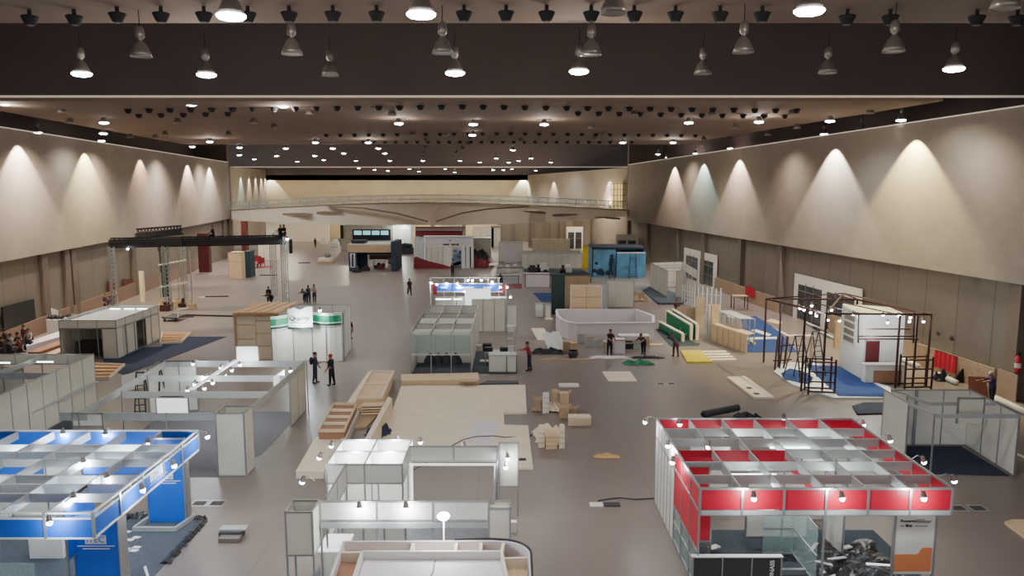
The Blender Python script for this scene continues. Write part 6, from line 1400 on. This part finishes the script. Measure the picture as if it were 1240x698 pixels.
# audience / workers seats left handled as people
# ================================================================ PEOPLE
def person(label,x,y,rz,pose='stand',shirt=(40,44,60),pants=(30,32,40),hair=(22,17,15),cap=None,z=0,scale=1.0,skin='skin',bag=False,vest=None,seed=0):
    rr=random.Random(seed+int(x*13))
    P=dict(lean=3,head=0,Lhip=(4,0),Rhip=(-4,0),Lsh=(8,8,12),Rsh=(8,8,12))   # hip:(flex,knee) sh:(flex,abduct,elbow)
    if pose=='walk': P.update(Lhip=(24,6),Rhip=(-20,22),Lsh=(-20,6,18),Rsh=(24,6,25),lean=4)
    if pose=='talk': P.update(Rsh=(35,14,70),Lsh=(10,8,20),Lhip=(5,2),Rhip=(-6,3))
    if pose=='bend': P.update(lean=58,Lhip=(10,12),Rhip=(-6,8),Lsh=(75,10,15),Rsh=(70,12,25),head=-25)
    if pose=='kneel': P.update(lean=62,Lhip=(35,60),Rhip=(20,45),Lsh=(70,10,20),Rsh=(75,10,20),head=-20)
    if pose=='sit': P.update(lean=8,Lhip=(86,86),Rhip=(84,84),Lsh=(30,8,50),Rsh=(30,8,50))
    if pose=='reach': P.update(lean=12,Lsh=(75,10,15),Rsh=(60,12,30),Lhip=(6,4),Rhip=(-6,4))
    if pose=='hips': P.update(lean=8,Lsh=(-25,38,95),Rsh=(40,10,45))
    r_=math.radians
    V=[];E_=[];Rd=[];M_=[]
    def add(p,rad,par,m):
        V.append(Vector(p));Rd.append(rad);M_.append(m)
        if par is not None:E_.append((par,len(V)-1))
        return len(V)-1
    L=r_(P['lean']); up=Vector((0,math.sin(L),math.cos(L)))
    pel=Vector((0,0,.92))
    i0=add(pel,(.125,.10),None,'p')
    w=add(pel+up*.13,(.12,.09),i0,'s'); ch=add(pel+up*.32,(.145,.105),w,'s'); sh=add(pel+up*.47,(.11,.085),ch,'s')
    nk=add(pel+up*.545,(.055,.055),sh,'k')
    hl=r_(P['lean']*.7+P['head']); hu=Vector((0,math.sin(hl),math.cos(hl))); hf=Vector((0,math.cos(hl),-math.sin(hl)))
    h1=add(V[nk]+hu*.07+hf*.01,(.062,.07),nk,'k'); h2=add(V[h1]+hu*.075,(.075,.088),h1,'k'); h3=add(V[h2]+hu*.08-hf*.01,(.06,.07),h2,'h')
    add(V[h1]+hu*.055+hf*.105,(.014,.014),h2,'k')
    for s in(-1,1): add(V[h2]+Vector((s*.088,0,0))-hu*.01,(.014,.02),h2,'k')
    feet=[]
    for s,k in((-1,'Lhip'),(1,'Rhip')):
        a,kn=P[k]; a=r_(a); d=Vector((s*.03,math.sin(a),-math.cos(a))).normalized()
        hp=add(pel+Vector((s*.095,0,-.05)),(.09,.09),i0,'p'); mid=add(V[hp]+d*.2,(.078,.078),hp,'p'); kk=add(V[hp]+d*.41,(.058,.058),mid,'p')
        b=a-r_(kn); d2=Vector((0,math.sin(b),-math.cos(b))); cf=add(V[kk]+d2*.15,(.055,.055),kk,'p'); an=add(V[kk]+d2*.39,(.038,.038),cf,'p')
        ff=Vector((s*.12,1,0)).normalized() 
        hh_=add(V[an]+Vector((0,-.02,-.045)),(.04,.035),an,'f'); tt=add(V[hh_]+ff*.13,(.04,.03),hh_,'f'); add(V[tt]+ff*.07,(.03,.02),tt,'f')
        feet.append(V[hh_].z)
    for s,k in((-1,'Lsh'),(1,'Rsh')):
        f,ab,el=[r_(v) for v in P[k]]
        s0=add(V[sh]+Vector((s*.16,0,0))-up*.02,(.058,.058),sh,'s')
        f2=f 
        d=Vector((s*math.sin(ab),math.sin(f2)*math.cos(ab),-math.cos(f2)*math.cos(ab)))
        e=add(V[s0]+d*.28,(.042,.042),s0,'s')
        f3=f2+el; ab2=ab*(-.4 if el>1 else .4)
        d2=Vector((s*math.sin(ab2),math.sin(f3)*math.cos(ab2),-math.cos(f3)*math.cos(ab2)))
        fm=add(V[e]+d2*.12,(.037,.037),e,'k'); wr=add(V[e]+d2*.245,(.026,.022),fm,'k'); pm=add(V[wr]+d2*.055,(.036,.018),wr,'k')
        side=Vector((0,1,0)) if abs(d2.y)<.7 else Vector((s,0,0)); side=(side-d2*side.dot(d2)).normalized()
        curl=side.cross(d2).normalized()*(-s)
        for j,(off,ln) in enumerate(((-.03,.065),(-.01,.08),(.011,.085),(.031,.075))):
            k0=add(V[pm]+side*off+d2*.03,(.0095,.0095),pm,'k'); k1=add(V[k0]+d2*ln*.55+curl*.012,(.009,.009),k0,'k'); add(V[k1]+d2*ln*.4+curl*.028,(.008,.008),k1,'k')
        k0=add(V[wr]+d2*.03+side*.035,(.012,.012),wr,'k'); add(V[k0]+d2*.035+side*.028,(.010,.010),k0,'k')
    low=min(feet)-.03
    zoff=-low if pose!='sit' else -(.92-.12)     # sit: seat height at z
    me=bpy.data.meshes.new('sk'); me.from_pydata([tuple(v+Vector((0,0,zoff))) for v in V],E_,[]); me.update()
    o=bpy.data.objects.new('sk',me); C.objects.link(o)
    sm=o.modifiers.new('s','SKIN'); sm.use_smooth_shade=True
    for i,sv in enumerate(me.skin_vertices[0].data): sv.radius=tuple(v*(1.36 if v>.02 else 1.1) for v in Rd[i]); sv.use_root=(i==0)
    o.modifiers.new('ss','SUBSURF').levels=1
    dg=bpy.context.evaluated_depsgraph_get(); m2=bpy.data.meshes.new_from_object(o.evaluated_get(dg)); bpy.data.objects.remove(o)
    m2.name='person'
    def pm_(n,c):
        return mat('cloth_%d_%d_%d'%c,c,.85,noise=.08)
    mats=[MATS[skin],pm_('s',shirt),pm_('p',pants),mat('cloth_%d_%d_%d'%hair,hair,.7),MATS['black']]
    m2.materials.clear()
    for m in mats: m2.materials.append(m)
    idx={'k':0,'s':1,'p':2,'h':3,'f':4}
    # nearest bone
    segs=[(V[a]+Vector((0,0,zoff)),V[c]+Vector((0,0,zoff)),idx[M_[c]]) for a,c in E_]
    for p in m2.polygons:
        c=p.center; best=9
        for a,e,k in segs:
            d=e-a; t_=max(0,min(1,(c-a).dot(d)/max(1e-9,d.length_squared))); q=(c-(a+d*t_)).length
            if q<best: best=q;kk=k
        if kk==3: kk=0
        p.material_index=kk; p.use_smooth=True
    o=bpy.data.objects.new('person',m2); C.objects.link(o)
    o.location=(x,y,z); o.rotation_euler=(0,0,rz); o.scale=(scale,)*3
    WM[o.name]=Matrix.Translation((x,y,z))@Matrix.Rotation(rz,4,'Z')@Matrix.Scale(scale,4)
    tag(o,label,'person')
    # hair or cap as a child shell
    hc=V[h2]+Vector((0,0,zoff))+hu*.045-hf*.02
    def shell(r,zc_,sy=1.12):
        m=MB(); prof=[(r*math.sin(math.pi/2*k/5),r*math.cos(math.pi/2*k/5)*1.0) for k in range(6)]+[(r*.98,-.03),(r*.9,-.07)]
        prof[0]=(.001,prof[0][1]); base=MB().lathe((0,0,0),prof,14)
        vs=[]
        for vx,vy,vz in base.v:
            drop=0
            if vz<=0.0 and vy>0.02: vz=max(vz,-.0)   # keep the face free
            q=hc+Vector((1,0,0))*vx+hf*(vy*sy)+hu*vz
            vs.append(tuple(q))
        return m.add(vs,base.f)
    if cap:
        c=shell(.1,0).build('cap',pm_('c',cap),o,smooth=True,local=True)
        b0=hc+hf*.1; m=MB(); m.cyl(b0-hu*.012,b0+hu*.004,.06,n=12); m.build('cap_brim',pm_('c',cap),c,local=True)
    else: shell(.094,0).build('hair',mats[3],o,smooth=True,local=True)
    ey=MB()
    for s in(-1,1): ey.ball(V[h2]+Vector((0,0,zoff))+Vector((s*.032,0,0))+hf*.088+hu*.0,.010,6)
    ey.build('eyes',MATS['black'],o,local=True)
    mo=MB(); q=V[h1]+Vector((0,0,zoff))+hf*.078+hu*.012; mo.box(q.x-.022,q.y-.004,q.z-.005,q.x+.022,q.y+.006,q.z+.005); mo.build('mouth',MATS['maroon'],o,local=True)
    if bag:
        q=V[ch]+Vector((0,-.2,zoff)); m=MB(); m.ball((q.x,q.y,q.z),.2,12,sx=.8,sy=.55,sz=1.15); bp=m.build('backpack',MATS['black'],o,smooth=True,local=True)
    if vest:
        pass
    return o
R_=math.radians
# facing: rz=0 looks away (+Y); 180 looks at the camera
PPL=[
 ('man in dark clothes with a black backpack talking near the timber stack',382,464,-80,'talk',dict(shirt=(44,52,74),pants=(38,44,60),bag=True)),
 ('man in black clothes and a red cap facing the backpack man',402,467,75,'talk',dict(shirt=(20,20,26),pants=(20,22,30),cap=(170,36,30))),
 ('person in dark shirt and shorts walking right of the green booth',424,414,160,'walk',dict(shirt=(30,28,34),pants=(96,78,72))),
 ('man in dark clothes walking alone in the open far floor',496,358,200,'walk',dict(shirt=(34,32,38),pants=(40,38,44))),
 ('man in a red shirt standing beside the middle pale booth',641,449,90,'reach',dict(shirt=(150,40,52),pants=(34,40,60))),
 ('worker in black with a hand on the hip before the curved enclosure',738,431,200,'hips',dict(shirt=(28,26,30),pants=(22,22,26))),
 ('worker bending over the white work bench before the curved enclosure',779,430,150,'bend',dict(shirt=(24,24,28),pants=(26,26,32))),
 ('worker in brown trousers crouching beside the yellow board',818,432,20,'bend',dict(shirt=(40,48,46),pants=(84,54,52))),
 ('man in a purple top and pale cap standing by the right wall',1200,491,100,'reach',dict(shirt=(58,44,92),pants=(24,24,36),cap=(180,176,170))),
 ('person in dark clothes standing behind the plywood box roof, left one',326,370,180,'stand',dict(shirt=(30,30,40),pants=(30,30,40))),
 ('seated person in black beside the one behind the plywood box',330,371,150,'kneel',dict(shirt=(26,26,32),pants=(30,30,40))),
 ('person in dark blue crouching behind the curved sign board',370,367,170,'kneel',dict(shirt=(44,56,76),pants=(38,46,66))),
 ('person in slate clothes bending behind the curved sign board',374,368,190,'reach',dict(shirt=(58,70,88),pants=(44,52,70))),
 ('person in a pale pink shirt standing behind the curved sign board',381,367,180,'talk',dict(shirt=(188,160,160),pants=(48,56,84))),
 ('tiny dark figure standing on the far floor left of the navy booth',382,300,180,'stand',dict(shirt=(50,46,50),pants=(40,40,46))),
 ('person in dark clothes standing before the white rounded booth',548,336,180,'stand',dict(shirt=(34,30,36),pants=(30,30,38))),
 ('worker in pale clothes at the right side of the navy booth',472,326,200,'reach',dict(shirt=(150,146,146),pants=(90,90,96))),
 ('dark figure standing by the brown shelves at the far doors',626,287,180,'stand',dict(shirt=(40,34,36),pants=(40,36,40))),
 ('dark worker at the back of the blue fascia booth',607,347,170,'bend',dict(shirt=(34,40,44),pants=(34,40,44))),
 ('person in black bending over the far low counter',680,337,190,'bend',dict(shirt=(26,26,30),pants=(30,30,36))),
 ('worker behind the green panels, only upper body showing',819,388,180,'stand',dict(shirt=(70,40,40),pants=(50,36,36))),
 ('dark worker inside the white rounded booth',556,322,170,'reach',dict(shirt=(26,30,44),pants=(30,36,50))),
]
for k,(lab,px,py,deg,pose,kw) in enumerate(PPL):
    x,y=G(px,py); person(lab,x,y,R_(deg),pose,seed=k,scale=1.02,**kw)
# seated on the truss
person('person in black sitting on top of the lighting truss beam, middle',XD(259,68.2,6),68.2,R_(120),'sit',(26,24,28),(30,28,34),z=zT+.45)
person('person in dark clothes sitting on the right end of the lighting truss, left one',XD(340,69.6,6),69.6,R_(200),'sit',(30,28,32),(30,28,34),z=zT+.45)
person('person in dark clothes sitting on the right end of the lighting truss, right one',XD(345,69.9,6),69.9,R_(160),'sit',(34,30,36),(30,28,34),z=zT+.45)
# group at the left wall
cols=[(38,36,44),(150,146,150),(52,46,56),(90,60,70),(36,44,58),(176,168,166),(44,38,40),(120,60,60)]
for k,(px,py) in enumerate(((8,430),(16,429),(24,427),(31,424),(14,437),(36,422),(5,441),(26,434))):
    x,y=G(px,py); person('person seated in the crowd at the left wall, %s counted from left'%ORD[[1,3,4,6,2,7,0,5][k]],x,y,R_([100,120,90,150,110,200,90,140][k]),'sit' if k%3 else 'stand',cols[k],(34,34,44),z=.45 if k%3 else 0,seed=k)
    if k%3:
        t=thing('folding_chair','dark chair under a seated person in the left wall crowd, %s from left'%ORD[[1,3,4,6,2,7,0,5][k]],'chair',x,y,0,R_([100,120,90,150,110,200,90,140][k]),'dark chairs in the left wall crowd')
        MB().box(-.22,-.2,.40,.22,.24,.445).build('seat',MATS['charcoal'],t,local=True); MB().box(-.22,-.26,.5,.22,-.23,.85).build('backrest',MATS['charcoal'],t,local=True)
        for sx in(-.2,.2):
            for sy in(-.22,.2): MB().box(sx-.015,sy-.015,0,sx+.015,sy+.015,.42).build('leg',MATS['alu'],t,local=True)
for k,(px,py) in enumerate(((129,380),(137,378),(133,383))):
    x,y=G(px,py); person('dark figure near the doors of the left wall, %s from left'%ORD[k],x,y,R_(160),'talk' if k else 'stand',(50,44,60),(40,36,44),seed=k)
